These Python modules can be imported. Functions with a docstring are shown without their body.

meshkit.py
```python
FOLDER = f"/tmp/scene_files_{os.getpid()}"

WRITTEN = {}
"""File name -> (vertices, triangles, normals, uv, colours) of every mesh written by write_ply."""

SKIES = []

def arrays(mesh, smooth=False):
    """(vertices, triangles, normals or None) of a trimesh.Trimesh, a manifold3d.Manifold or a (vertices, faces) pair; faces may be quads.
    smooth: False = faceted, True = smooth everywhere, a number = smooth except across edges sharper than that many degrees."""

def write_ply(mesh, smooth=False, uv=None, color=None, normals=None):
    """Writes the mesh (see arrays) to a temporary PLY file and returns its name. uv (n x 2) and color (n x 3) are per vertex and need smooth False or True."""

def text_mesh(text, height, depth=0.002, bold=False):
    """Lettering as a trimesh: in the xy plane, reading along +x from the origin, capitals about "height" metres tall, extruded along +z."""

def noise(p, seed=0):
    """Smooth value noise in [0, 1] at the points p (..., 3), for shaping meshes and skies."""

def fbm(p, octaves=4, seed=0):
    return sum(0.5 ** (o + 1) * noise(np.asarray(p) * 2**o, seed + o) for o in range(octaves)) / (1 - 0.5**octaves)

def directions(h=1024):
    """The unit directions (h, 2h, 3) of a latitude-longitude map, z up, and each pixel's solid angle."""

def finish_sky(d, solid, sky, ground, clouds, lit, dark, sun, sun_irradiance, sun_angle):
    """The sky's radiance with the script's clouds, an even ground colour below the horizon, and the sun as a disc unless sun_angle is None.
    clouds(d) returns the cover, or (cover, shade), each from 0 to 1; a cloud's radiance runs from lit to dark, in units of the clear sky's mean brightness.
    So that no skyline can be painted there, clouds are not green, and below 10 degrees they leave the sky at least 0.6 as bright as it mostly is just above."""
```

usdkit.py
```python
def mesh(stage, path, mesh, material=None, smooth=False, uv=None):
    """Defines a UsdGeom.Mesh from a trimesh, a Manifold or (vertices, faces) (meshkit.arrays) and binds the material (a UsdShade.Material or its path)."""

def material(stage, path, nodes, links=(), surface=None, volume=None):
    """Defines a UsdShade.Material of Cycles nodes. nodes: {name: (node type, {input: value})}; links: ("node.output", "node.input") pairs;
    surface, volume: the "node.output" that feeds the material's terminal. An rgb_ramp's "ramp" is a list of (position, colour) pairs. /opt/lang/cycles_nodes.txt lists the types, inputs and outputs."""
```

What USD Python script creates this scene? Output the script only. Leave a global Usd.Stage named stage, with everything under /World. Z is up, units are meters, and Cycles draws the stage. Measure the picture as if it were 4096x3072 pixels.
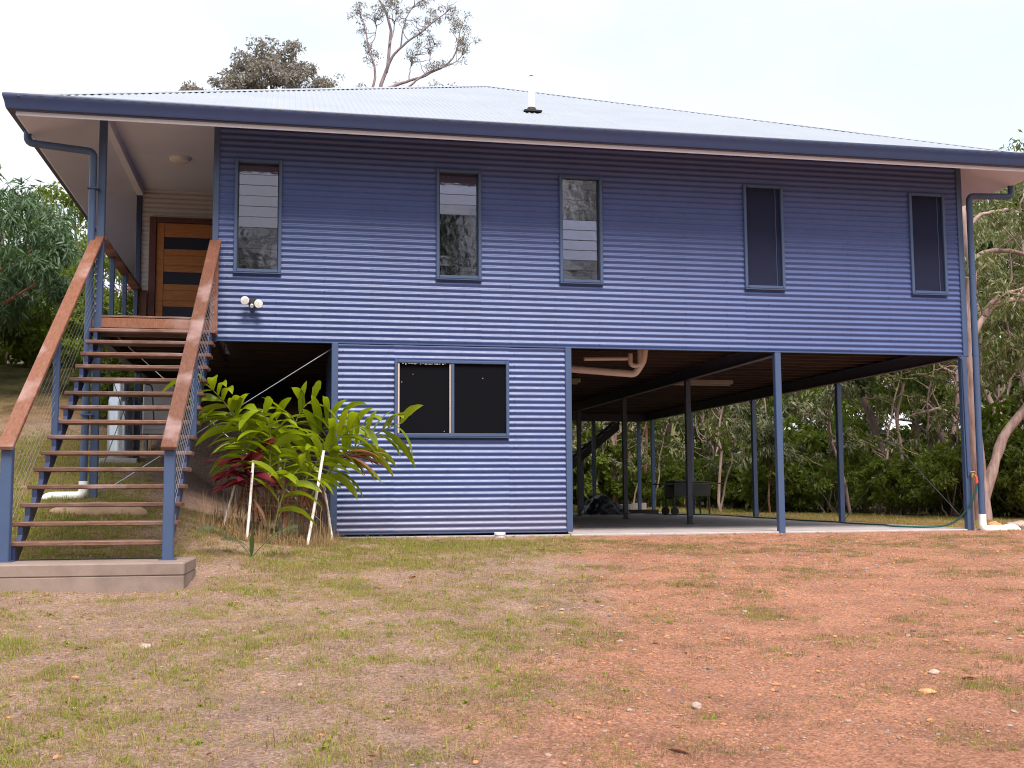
import math, random
import numpy as np
import trimesh
import usdkit, meshkit
from pxr import Usd, UsdGeom, UsdLux, UsdShade, Gf, Sdf, Vt

stage = Usd.Stage.CreateInMemory()
UsdGeom.SetStageUpAxis(stage, UsdGeom.Tokens.z)
UsdGeom.SetStageMetersPerUnit(stage, 1.0)
UsdGeom.Xform.Define(stage, '/World')
UsdGeom.Scope.Define(stage, '/World/Looks')

# ---------------------------------------------------------------- camera
CAM, YAW, PITCH, ROLL = np.array([-2.9174, -14.565, 0.5503]), 0.1977, 0.0949, -0.0052
fw = np.array([math.sin(YAW) * math.cos(PITCH), math.cos(YAW) * math.cos(PITCH), math.sin(PITCH)])
rt0 = np.array([math.cos(YAW), -math.sin(YAW), 0]); up0 = np.cross(rt0, fw)
rt = rt0 * math.cos(ROLL) + up0 * math.sin(ROLL); up = -rt0 * math.sin(ROLL) + up0 * math.cos(ROLL)
camera = UsdGeom.Camera.Define(stage, '/World/camera')
m4 = Gf.Matrix4d(*rt, 0, *up, 0, *(-fw), 0, *CAM, 1)
camera.AddTransformOp().Set(m4)
camera.CreateHorizontalApertureAttr(36.0); camera.CreateVerticalApertureAttr(27.0)
camera.CreateFocalLengthAttr(36.0 * 4543.1 / 4096)
camera.CreateExposureAttr(2.0)

# ---------------------------------------------------------------- sky and sun (hazy bright day, sun behind the photographer)
SUN = np.array([0.08, -0.56, 0.829]); SUN /= np.linalg.norm(SUN)
SUN_EL, SUN_ROT = math.asin(SUN[2]), math.atan2(SUN[0], SUN[1])
sky_look = usdkit.material(stage, '/World/Looks/sky', {
    'sky': ('sky_texture', {'sky_type': 'single_scattering', 'sun_disc': False, 'sun_elevation': SUN_EL, 'sun_rotation': SUN_ROT, 'aerosol_density': 1.6}),
    'co': ('texture_coordinate', {}), 'mp': ('mapping', {'scale': (1.0, 1.0, 2.2), 'location': (0.3, 0.1, 0.0)}),
    'n': ('noise_texture', {'scale': 1.6, 'detail': 6, 'roughness': 0.55}),
    'r': ('rgb_ramp', {'ramp': [(0.38, (0.60, 0.60, 0.60)), (0.60, (1, 1, 1))]}),
    'mx': ('mix', {'color2': (2.72, 2.86, 2.98)}),
    'bg': ('background_shader', {'strength': 0.10})},
    [('co.generated', 'mp.vector'), ('mp.vector', 'n.vector'), ('n.fac', 'r.fac'), ('r.color', 'mx.fac'), ('sky.color', 'mx.color1'), ('mx.color', 'bg.color')], surface='bg.background')
dome = UsdLux.DomeLight.Define(stage, '/World/sky')
UsdShade.MaterialBindingAPI.Apply(dome.GetPrim()).Bind(sky_look)
dome.GetPrim().SetCustomDataByKey('kind', 'structure')
sun = UsdLux.DistantLight.Define(stage, '/World/sun')
sun.CreateNormalizeAttr(True); sun.CreateIntensityAttr(0.40); sun.CreateAngleAttr(26.0); sun.CreateColorAttr(Gf.Vec3f(1.0, 0.93, 0.84))
sz = SUN; sx_ = np.cross([0, 0, 1.0], sz); sx_ /= np.linalg.norm(sx_); sy_ = np.cross(sz, sx_)
sun.AddTransformOp().Set(Gf.Matrix4d(*sx_, 0, *sy_, 0, *sz, 0, 0, 0, 30, 1))

# ---------------------------------------------------------------- materials
def mat(name, nodes, links, surface): return usdkit.material(stage, '/World/Looks/' + name, nodes, links, surface=surface)

def plain(name, col, rough=0.5, spec=0.5, metallic=0.0, var=0.12, scale=6.0, bump=0.0, bscale=60.0, stretch=(1, 1, 1)):
    d = tuple(c * (1 - var) for c in col); b = tuple(min(1, c * (1 + var)) for c in col)
    nodes = {'t': ('texture_coordinate', {}), 'm': ('mapping', {'scale': stretch}), 'n': ('noise_texture', {'scale': scale, 'detail': 5, 'roughness': 0.6}),
             'r': ('rgb_ramp', {'ramp': [(0.3, d), (0.7, b)]}),
             'p': ('principled_bsdf', {'roughness': rough, 'specular_ior_level': spec, 'metallic': metallic})}
    links = [('t.object', 'm.vector'), ('m.vector', 'n.vector'), ('n.fac', 'r.fac'), ('r.color', 'p.base_color')]
    if bump:
        nodes['n2'] = ('noise_texture', {'scale': bscale, 'detail': 4}); nodes['b'] = ('bump', {'strength': bump, 'distance': 0.01})
        links += [('m.vector', 'n2.vector'), ('n2.fac', 'b.height'), ('b.normal', 'p.normal')]
    return mat(name, nodes, links, 'p.BSDF')

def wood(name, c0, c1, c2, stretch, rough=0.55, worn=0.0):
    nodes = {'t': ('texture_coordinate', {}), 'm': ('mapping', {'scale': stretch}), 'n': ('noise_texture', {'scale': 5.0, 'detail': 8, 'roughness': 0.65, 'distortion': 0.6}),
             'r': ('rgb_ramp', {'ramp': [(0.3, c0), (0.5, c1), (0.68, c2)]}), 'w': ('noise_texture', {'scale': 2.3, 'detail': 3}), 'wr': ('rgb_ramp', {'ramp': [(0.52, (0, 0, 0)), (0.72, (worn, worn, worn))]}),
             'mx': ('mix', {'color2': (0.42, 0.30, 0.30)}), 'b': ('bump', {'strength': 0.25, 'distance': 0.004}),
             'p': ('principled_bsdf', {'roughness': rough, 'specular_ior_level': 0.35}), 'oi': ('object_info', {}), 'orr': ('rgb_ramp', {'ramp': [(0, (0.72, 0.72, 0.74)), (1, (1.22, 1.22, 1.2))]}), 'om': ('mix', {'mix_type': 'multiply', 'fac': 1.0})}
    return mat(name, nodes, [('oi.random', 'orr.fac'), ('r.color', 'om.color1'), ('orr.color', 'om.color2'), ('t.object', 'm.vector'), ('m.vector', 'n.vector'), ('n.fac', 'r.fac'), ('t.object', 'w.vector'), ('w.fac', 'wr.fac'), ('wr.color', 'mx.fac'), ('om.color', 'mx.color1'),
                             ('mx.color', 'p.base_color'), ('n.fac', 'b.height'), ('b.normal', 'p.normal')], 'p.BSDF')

def leafmat(name, cols, rough=0.45, trans=0.35, spec=0.4):
    ramp = [(i / (len(cols) - 1), c) for i, c in enumerate(cols)]
    nodes = {'g': ('geometry', {}), 'r': ('rgb_ramp', {'ramp': ramp}), 'p': ('principled_bsdf', {'roughness': rough, 'specular_ior_level': spec}),
             'tc': ('mix', {'mix_type': 'multiply', 'fac': 1.0, 'color2': (1.25, 1.25, 0.55)}), 'tr': ('translucent_bsdf', {}), 'mx': ('mix_closure', {'fac': trans})}
    return mat(name, nodes, [('g.random_per_island', 'r.fac'), ('r.color', 'p.base_color'), ('r.color', 'tc.color1'), ('tc.color', 'tr.color'), ('p.BSDF', 'mx.closure1'), ('tr.BSDF', 'mx.closure2')], 'mx.closure')

def barkmat(name, c0, c1, c2):
    nodes = {'t': ('texture_coordinate', {}), 'm': ('mapping', {'scale': (9, 9, 1.6)}), 'n': ('noise_texture', {'scale': 1.6, 'detail': 7, 'roughness': 0.65}),
             'r': ('rgb_ramp', {'ramp': [(0.3, c0), (0.5, c1), (0.7, c2)]}), 'b': ('bump', {'strength': 0.6, 'distance': 0.02}), 'p': ('principled_bsdf', {'roughness': 0.85, 'specular_ior_level': 0.2})}
    return mat(name, nodes, [('t.object', 'm.vector'), ('m.vector', 'n.vector'), ('n.fac', 'r.fac'), ('r.color', 'p.base_color'), ('n.fac', 'b.height'), ('b.normal', 'p.normal')], 'p.BSDF')

M = {}
M['blue'] = mat('blue_painted_steel', {
    'g': ('geometry', {}), 's': ('separate_xyz', {}), 'n': ('noise_texture', {'scale': 1.6, 'detail': 6, 'roughness': 0.62}), 'n2': ('noise_texture', {'scale': 7.0, 'detail': 6, 'roughness': 0.7}),
    'r': ('rgb_ramp', {'ramp': [(0.3, (0.045, 0.071, 0.192)), (0.7, (0.053, 0.083, 0.222))]}), 'zr': ('map_range', {'from_min': 0.55, 'from_max': 0.02}), 'dz': ('math', {'math_type': 'multiply'}), 'd2': ('math', {'math_type': 'multiply', 'value2': 0.5}), 'oi': ('object_info', {}), 'orr': ('rgb_ramp', {'ramp': [(0, (0.90, 0.91, 0.93)), (1, (1.08, 1.08, 1.06))]}), 'om': ('mix', {'mix_type': 'multiply', 'fac': 1.0}),
    'mx': ('mix', {'color2': (0.24, 0.16, 0.10)}), 'rr': ('rgb_ramp', {'ramp': [(0.3, (0.34, 0.34, 0.34)), (0.7, (0.46, 0.46, 0.46))]}), 'p': ('principled_bsdf', {'specular_ior_level': 0.45})},
    [('g.position', 's.vector'), ('g.position', 'n.vector'), ('g.position', 'n2.vector'), ('n.fac', 'r.fac'), ('s.z', 'zr.value'), ('zr.result', 'dz.value1'), ('n2.fac', 'dz.value2'), ('dz.value', 'd2.value1'), ('d2.value', 'mx.fac'),
     ('oi.random', 'orr.fac'), ('r.color', 'om.color1'), ('orr.color', 'om.color2'), ('om.color', 'mx.color1'), ('mx.color', 'p.base_color'), ('n2.fac', 'rr.fac'), ('rr.color', 'p.roughness')], 'p.BSDF')
M['trim'] = plain('blue_trim', (0.043, 0.070, 0.145), rough=0.42, spec=0.5, var=0.06, scale=3.0)
M['gutter'] = plain('gutter_blue', (0.022, 0.030, 0.080), rough=0.38, spec=0.5, var=0.06)
M['beam'] = plain('dark_painted_beam', (0.055, 0.055, 0.080), rough=0.5, var=0.15)
M['cream_steel'] = plain('cream_steel', (0.46, 0.42, 0.42), rough=0.4, var=0.05)
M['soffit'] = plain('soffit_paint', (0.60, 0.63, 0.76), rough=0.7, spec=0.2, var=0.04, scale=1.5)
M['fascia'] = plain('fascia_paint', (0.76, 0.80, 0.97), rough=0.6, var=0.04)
M['roof'] = plain('pale_roof_steel', (0.285, 0.305, 0.35), rough=0.5, spec=0.25, var=0.05, scale=1.2)
M['interior'] = plain('dark_interior', (0.06, 0.06, 0.07), rough=0.8, var=0.2)
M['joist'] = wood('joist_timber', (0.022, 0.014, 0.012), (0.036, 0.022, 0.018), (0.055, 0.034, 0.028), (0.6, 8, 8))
M['rail'] = wood('handrail_timber', (0.105, 0.040, 0.023), (0.16, 0.062, 0.034), (0.22, 0.09, 0.054), (14, 2.2, 4), worn=0.5)
M['tread'] = wood('tread_timber', (0.075, 0.036, 0.024), (0.125, 0.062, 0.044), (0.19, 0.10, 0.072), (1.6, 14, 14), worn=0.30)
M['door'] = wood('door_timber', (0.32, 0.11, 0.03), (0.45, 0.165, 0.045), (0.56, 0.22, 0.07), (1.2, 8, 14))
M['doorframe'] = wood('door_frame_timber', (0.055, 0.018, 0.016), (0.08, 0.026, 0.022), (0.11, 0.036, 0.03), (8, 8, 1.2))
M['pvc'] = plain('white_pvc', (0.80, 0.80, 0.76), rough=0.35, var=0.03)
M['cream_pvc'] = plain('cream_pvc', (0.50, 0.40, 0.34), rough=0.4, var=0.06)
M['white'] = plain('white_plastic', (0.72, 0.70, 0.70), rough=0.35, var=0.03)
M['black'] = plain('black_metal', (0.016, 0.015, 0.016), rough=0.55, var=0.3)
M['rubber'] = plain('black_rubber', (0.02, 0.02, 0.02), rough=0.8, var=0.2)
M['silver'] = plain('galvanised_steel', (0.50, 0.51, 0.56), rough=0.24, metallic=0.85, var=0.15, scale=4)
M['wire'] = plain('stainless_cable', (0.5, 0.5, 0.55), rough=0.3, metallic=0.7, var=0.02)
M['rustwire'] = plain('rusty_wire', (0.14, 0.10, 0.08), rough=0.7, var=0.2)
M['greybox'] = plain('heater_casing', (0.50, 0.47, 0.50), rough=0.45, var=0.05)
M['stake'] = plain('weathered_stake', (0.78, 0.73, 0.68), rough=0.7, var=0.22, scale=14, bump=0.2)
M['hose'] = plain('green_hose', (0.012, 0.075, 0.062), rough=0.45, var=0.1)
M['brass'] = plain('brass', (0.55, 0.36, 0.10), rough=0.35, metallic=0.7)
M['redplastic'] = plain('red_plastic', (0.55, 0.06, 0.03), rough=0.4)
M['tarp'] = plain('dark_tarp', (0.035, 0.034, 0.042), rough=0.42, var=0.3, bump=0.4, bscale=12)
M['rock'] = plain('pale_rock', (0.36, 0.28, 0.23), rough=0.85, var=0.3, scale=18, bump=0.6, bscale=50)
M['rockorange'] = plain('orange_rock', (0.50, 0.24, 0.11), rough=0.85, var=0.3, scale=18, bump=0.6, bscale=50)
M['rockgrey'] = plain('grey_rock', (0.19, 0.155, 0.135), rough=0.85, var=0.3, scale=18, bump=0.6, bscale=50)
M['block'] = plain('concrete_block', (0.42, 0.36, 0.32), rough=0.9, var=0.2, scale=20, bump=0.4)
M['farcream'] = plain('far_cream_wall', (0.62, 0.54, 0.36), rough=0.8)
M['farroof'] = plain('far_silver_roof', (0.66, 0.70, 0.74), rough=0.4, metallic=0.2)
M['orangebark'] = barkmat('orange_bark', (0.36, 0.10, 0.02), (0.52, 0.18, 0.04), (0.40, 0.14, 0.05))
M['lamp'] = plain('lamp_glass', (0.62, 0.60, 0.60), rough=0.12, spec=0.8, var=0.25, scale=30)
M['batten'] = plain('light_batten', (0.34, 0.30, 0.24), rough=0.4)

def concrete(name, col, line):
    nodes = {'g': ('geometry', {}), 'n': ('noise_texture', {'scale': 3.2, 'detail': 6, 'roughness': 0.6}), 'n2': ('noise_texture', {'scale': 60, 'detail': 3}),
             'r': ('rgb_ramp', {'ramp': [(0.3, tuple(c * 0.74 for c in col)), (0.55, col), (0.75, tuple(min(1, c * 1.12) for c in col))]}),
             'b': ('bump', {'strength': 0.25, 'distance': 0.004}), 'p': ('principled_bsdf', {'roughness': 0.85, 'specular_ior_level': 0.25})}
    return mat(name, nodes, [('g.position', 'n.vector'), ('g.position', 'n2.vector'), ('n.fac', 'r.fac'), ('r.color', 'p.base_color'), ('n2.fac', 'b.height'), ('b.normal', 'p.normal')], 'p.BSDF')
M['pad'] = concrete('pad_concrete', (0.235, 0.175, 0.15), True)
M['footing'] = concrete('footing_concrete', (0.40, 0.26, 0.17), False)
M['slab'] = concrete('slab_concrete', (0.37, 0.32, 0.32), False)

M['glass'] = mat('window_glass', {'f': ('fresnel', {'IOR': 2.0}), 't': ('transparent_bsdf', {'color': (0.75, 0.76, 0.80)}), 'n': ('noise_texture', {'scale': 9.0, 'detail': 3}), 'tc': ('texture_coordinate', {}),
                                  'b': ('bump', {'strength': 0.09, 'distance': 0.02}), 'g': ('glossy_bsdf', {'color': (0.92, 0.86, 1.0), 'roughness': 0.03}), 'm': ('mix_closure', {})},
                 [('tc.object', 'n.vector'), ('n.fac', 'b.height'), ('b.normal', 'g.normal'), ('f.fac', 'm.fac'), ('t.BSDF', 'm.closure1'), ('g.BSDF', 'm.closure2')], 'm.closure')
M['screen'] = mat('insect_screen', {'t': ('transparent_bsdf', {}), 'd': ('principled_bsdf', {'base_color': (0.018, 0.020, 0.045), 'roughness': 0.8, 'specular_ior_level': 0.1}), 'm': ('mix_closure', {'fac': 0.72})},
                  [('t.BSDF', 'm.closure1'), ('d.BSDF', 'm.closure2')], 'm.closure')
M['blackscreen'] = mat('black_screen', {'tc': ('texture_coordinate', {}), 'v': ('voronoi_texture', {'scale': 5.5}), 'r': ('rgb_ramp', {'ramp': [(0.0, (0.3, 0.26, 0.2)), (0.035, (0.2, 0.18, 0.15)), (0.05, (0.006, 0.006, 0.008)), (1, (0.006, 0.006, 0.008))]}),
                                        'p': ('principled_bsdf', {'roughness': 0.9, 'specular_ior_level': 0.03})},
                       [('tc.object', 'v.vector'), ('v.distance', 'r.fac'), ('r.color', 'p.base_color')], 'p.BSDF')
M['darkglass'] = mat('door_glass', {'p': ('principled_bsdf', {'base_color': (0.022, 0.022, 0.040), 'roughness': 0.25, 'specular_ior_level': 0.2})}, [], 'p.BSDF')

# ground: red gravelly soil on the right, paler pinkish soil on the left, litter under the forest, brown cut bank
M['soil'] = mat('soil', {
    'g': ('geometry', {}), 's': ('separate_xyz', {}),
    'n1': ('noise_texture', {'scale': 0.45, 'detail': 6, 'roughness': 0.6}), 'n2': ('noise_texture', {'scale': 34.0, 'detail': 8, 'roughness': 0.82}), 'n3': ('noise_texture', {'scale': 2.2, 'detail': 5, 'roughness': 0.65}),
    'v': ('voronoi_texture', {'scale': 42.0}), 'vr': ('rgb_ramp', {'ramp': [(0.0, (0.5, 0.5, 0.5)), (0.09, (0.35, 0.35, 0.35)), (0.17, (0, 0, 0)), (1, (0, 0, 0))]}),
    'red': ('rgb_ramp', {'ramp': [(0.25, (0.185, 0.078, 0.050)), (0.5, (0.335, 0.158, 0.102)), (0.75, (0.50, 0.275, 0.195))]}),
    'pale': ('rgb_ramp', {'ramp': [(0.25, (0.155, 0.098, 0.070)), (0.5, (0.28, 0.180, 0.138)), (0.75, (0.44, 0.32, 0.27))]}),
    'lit': ('rgb_ramp', {'ramp': [(0.3, (0.045, 0.050, 0.020)), (0.6, (0.10, 0.085, 0.035))]}),
    'brown': ('rgb_ramp', {'ramp': [(0.3, (0.13, 0.060, 0.035)), (0.7, (0.25, 0.13, 0.08))]}),
    'dist': ('vector_math', {'math_type': 'distance', 'vector2': (0.5, -4.0, 0.0)}),
    'x0': ('math', {'math_type': 'multiply_add', 'value2': -0.3}), 'x1': ('math', {'math_type': 'multiply_add', 'value2': 0.30, 'value3': -0.32}), 'x2': ('math', {'math_type': 'multiply_add', 'value2': 1.2}), 'xr': ('rgb_ramp', {'ramp': [(0.38, (0, 0, 0)), (0.75, (1, 1, 1))]}),
    'mr': ('map_range', {'from_min': 12.0, 'from_max': 17.0}),
    'bk': ('map_range', {'from_min': 1.75, 'from_max': 2.05}),
    'peb': ('mix', {'color2': (0.62, 0.50, 0.44)}),
    'm1': ('mix', {}), 'm2': ('mix', {}), 'm3': ('mix', {}), 'm4': ('mix', {'mix_type': 'multiply', 'fac': 0.6}), 'gv': ('rgb_ramp', {'ramp': [(0.32, (0.68, 0.68, 0.70)), (0.62, (1.18, 1.15, 1.12))]}),
    'vg': ('voronoi_texture', {'scale': 75.0}), 'vb': ('rgb_to_bw', {}), 'vm': ('rgb_ramp', {'ramp': [(0.15, (0.58, 0.56, 0.56)), (0.5, (1.0, 1.0, 1.0)), (0.85, (1.42, 1.40, 1.36))]}), 'm5': ('mix', {'mix_type': 'multiply', 'fac': 0.75}),
    'ad': ('math', {'math_type': 'add'}), 'b': ('bump', {'strength': 0.9, 'distance': 0.025}), 'p': ('principled_bsdf', {'roughness': 0.95, 'specular_ior_level': 0.15})},
    [('g.position', 's.vector'), ('g.position', 'n1.vector'), ('g.position', 'n2.vector'), ('g.position', 'n3.vector'), ('g.position', 'v.vector'), ('v.distance', 'vr.fac'),
     ('n2.fac', 'red.fac'), ('n2.fac', 'pale.fac'), ('n3.fac', 'lit.fac'), ('n3.fac', 'brown.fac'), ('g.position', 'dist.vector1'),
     ('s.y', 'x0.value1'), ('s.x', 'x0.value3'), ('x0.value', 'x1.value1'), ('n1.fac', 'x2.value1'), ('x1.value', 'x2.value3'), ('x2.value', 'xr.fac'), ('dist.value', 'mr.value'), ('s.z', 'bk.value'),
     ('xr.color', 'm1.fac'), ('pale.color', 'm1.color1'), ('red.color', 'm1.color2'), ('vr.color', 'peb.fac'), ('m1.color', 'peb.color1'),
     ('bk.result', 'm3.fac'), ('peb.color', 'm3.color1'), ('brown.color', 'm3.color2'), ('mr.result', 'm2.fac'), ('m3.color', 'm2.color1'), ('lit.color', 'm2.color2'),
     ('m2.color', 'm4.color1'), ('n3.fac', 'gv.fac'), ('gv.color', 'm4.color2'), ('g.position', 'vg.vector'), ('vg.color', 'vb.color'), ('vb.val', 'vm.fac'), ('m4.color', 'm5.color1'), ('vm.color', 'm5.color2'), ('m5.color', 'p.base_color'),
     ('n2.fac', 'ad.value1'), ('n3.fac', 'ad.value2'), ('ad.value', 'b.height'), ('b.normal', 'p.normal')], 'p.BSDF')

M['leaf_mango'] = leafmat('mango_leaf', [(0.055, 0.10, 0.04), (0.095, 0.165, 0.055), (0.16, 0.23, 0.08), (0.26, 0.30, 0.13)], trans=0.25, spec=0.5)
M['leaf_gum'] = leafmat('gum_leaf', [(0.14, 0.15, 0.06), (0.23, 0.23, 0.09), (0.33, 0.30, 0.12), (0.42, 0.34, 0.18)], trans=0.3)
M['leaf_olive'] = leafmat('olive_leaf', [(0.22, 0.19, 0.19), (0.32, 0.27, 0.22), (0.42, 0.34, 0.24), (0.52, 0.42, 0.33)], trans=0.3)
M['leaf_dark'] = leafmat('dark_forest_leaf', [(0.06, 0.09, 0.026), (0.14, 0.18, 0.045), (0.26, 0.28, 0.07), (0.40, 0.38, 0.12)], trans=0.5)#, trans=0.3)
M['leaf_bright'] = leafmat('bright_shrub_leaf', [(0.13, 0.17, 0.025), (0.25, 0.29, 0.038), (0.38, 0.40, 0.055), (0.52, 0.50, 0.10)], trans=0.5)
M['leaf_pale'] = leafmat('pale_wattle_leaf', [(0.12, 0.13, 0.07), (0.19, 0.19, 0.10), (0.28, 0.26, 0.16), (0.34, 0.30, 0.20)], trans=0.3)
M['leaf_ginger'] = leafmat('ginger_leaf', [(0.22, 0.28, 0.010), (0.36, 0.41, 0.014), (0.48, 0.51, 0.024), (0.60, 0.58, 0.05)], rough=0.28, trans=0.42, spec=0.5)
M['stem'] = plain('ginger_stem', (0.16, 0.17, 0.035), rough=0.5, var=0.25)
M['leaf_red'] = leafmat('cordyline_leaf', [(0.14, 0.012, 0.025), (0.22, 0.016, 0.035), (0.12, 0.02, 0.03), (0.30, 0.03, 0.05)], rough=0.3, trans=0.25)
M['dry'] = leafmat('dry_leaf', [(0.22, 0.10, 0.05), (0.34, 0.17, 0.09), (0.42, 0.25, 0.17), (0.28, 0.12, 0.06)], rough=0.7, trans=0.2, spec=0.2)
M['straw'] = leafmat('straw', [(0.30, 0.20, 0.10), (0.42, 0.30, 0.16), (0.52, 0.40, 0.24), (0.34, 0.20, 0.11)], rough=0.7, trans=0.2, spec=0.2)
M['palm'] = leafmat('young_palm_leaf', [(0.09, 0.14, 0.08), (0.13, 0.18, 0.11), (0.17, 0.22, 0.14), (0.11, 0.15, 0.09)], trans=0.3)
M['grass_a'] = leafmat('grass_green', [(0.22, 0.24, 0.04), (0.31, 0.30, 0.06), (0.40, 0.35, 0.09), (0.26, 0.26, 0.05)], rough=0.6, trans=0.3, spec=0.25)
M['grass_b'] = leafmat('grass_olive', [(0.32, 0.25, 0.10), (0.43, 0.33, 0.15), (0.36, 0.29, 0.10), (0.50, 0.38, 0.20)], rough=0.6, trans=0.3, spec=0.25)
M['grass_dead'] = leafmat('dead_grass', [(0.19, 0.13, 0.085), (0.29, 0.20, 0.135), (0.38, 0.28, 0.20), (0.24, 0.15, 0.10)], rough=0.8, trans=0.2, spec=0.1)
M['bark_pink'] = barkmat('pink_grey_bark', (0.16, 0.10, 0.09), (0.31, 0.21, 0.19), (0.42, 0.31, 0.28))
M['bark_brown'] = barkmat('brown_bark', (0.06, 0.040, 0.03), (0.12, 0.085, 0.065), (0.20, 0.145, 0.115))
M['bark_twig'] = barkmat('grey_brown_bark', (0.13, 0.095, 0.10), (0.21, 0.155, 0.16), (0.28, 0.21, 0.21))
M['bark_red'] = barkmat('red_brown_bark', (0.14, 0.06, 0.045), (0.25, 0.12, 0.085), (0.33, 0.18, 0.14))

# ---------------------------------------------------------------- mesh helpers
class MB:
    def __init__(s): s.v, s.f, s.n = [], [], 0
    def add(s, v, f):
        v = np.asarray(v, float).reshape(-1, 3); f = np.asarray(f, int)
        if f.shape[1] == 4: f = np.vstack([f[:, [0, 1, 2]], f[:, [0, 2, 3]]])
        s.v.append(v); s.f.append(f + s.n); s.n += len(v); return s
    def mesh(s): return np.vstack(s.v), np.vstack(s.f)
    def tm(s, t): return s.add(t.vertices, t.faces)
    def box(s, lo, hi, b=0.0, R=None, c=None):
        v, f = cbox(lo, hi, b)
        if R is not None: v = (v - c) @ np.asarray(R).T + c
        return s.add(v, f)
    def tube(s, p, r, n=8, cap=True):
        p = np.asarray(p, float); r = np.broadcast_to(np.asarray(r, float), (len(p),))
        t = np.gradient(p, axis=0); t /= np.linalg.norm(t, axis=1, keepdims=True) + 1e-12
        a = np.cross(t[0], [0, 0, 1.0] if abs(t[0][2]) < 0.9 else [1.0, 0, 0]); a /= np.linalg.norm(a)
        A = [a]
        for i in range(1, len(p)):
            a = A[-1] - t[i] * (A[-1] @ t[i]); A.append(a / (np.linalg.norm(a) + 1e-12))
        A = np.array(A); B = np.cross(t, A); ang = np.arange(n) * 2 * np.pi / n
        v = p[:, None] + r[:, None, None] * (np.cos(ang)[None, :, None] * A[:, None] + np.sin(ang)[None, :, None] * B[:, None])
        i, j = np.meshgrid(np.arange(len(p) - 1), np.arange(n), indexing='ij'); i, j = i.ravel(), j.ravel()
        q = np.stack([i * n + j, i * n + (j + 1) % n, (i + 1) * n + (j + 1) % n, (i + 1) * n + j], -1)
        s.add(v.reshape(-1, 3), q)
        if cap:
            for k, o in ((0, 1), (len(p) - 1, -1)):
                vv = np.vstack([v[k], p[k]]); ff = [[(jj + 1) % n, jj, n] if o > 0 else [jj, (jj + 1) % n, n] for jj in range(n)]
                s.add(vv, ff)
        return s
    def prism(s, poly, a, b, axis=0):
        """closed polygon (2-D) extruded from a to b along an axis; the polygon holds the two other coordinates in order"""
        from shapely.geometry import Polygon
        t = trimesh.creation.extrude_polygon(Polygon(poly), b - a, engine='earcut'); v = t.vertices
        if axis == 0: w = np.stack([v[:, 2] + a, v[:, 0], v[:, 1]], 1); f = t.faces
        elif axis == 1: w = np.stack([v[:, 0], v[:, 2] + a, v[:, 1]], 1); f = t.faces[:, ::-1]
        else: w = np.stack([v[:, 0], v[:, 1], v[:, 2] + a], 1); f = t.faces
        return s.add(w, f)

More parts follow.
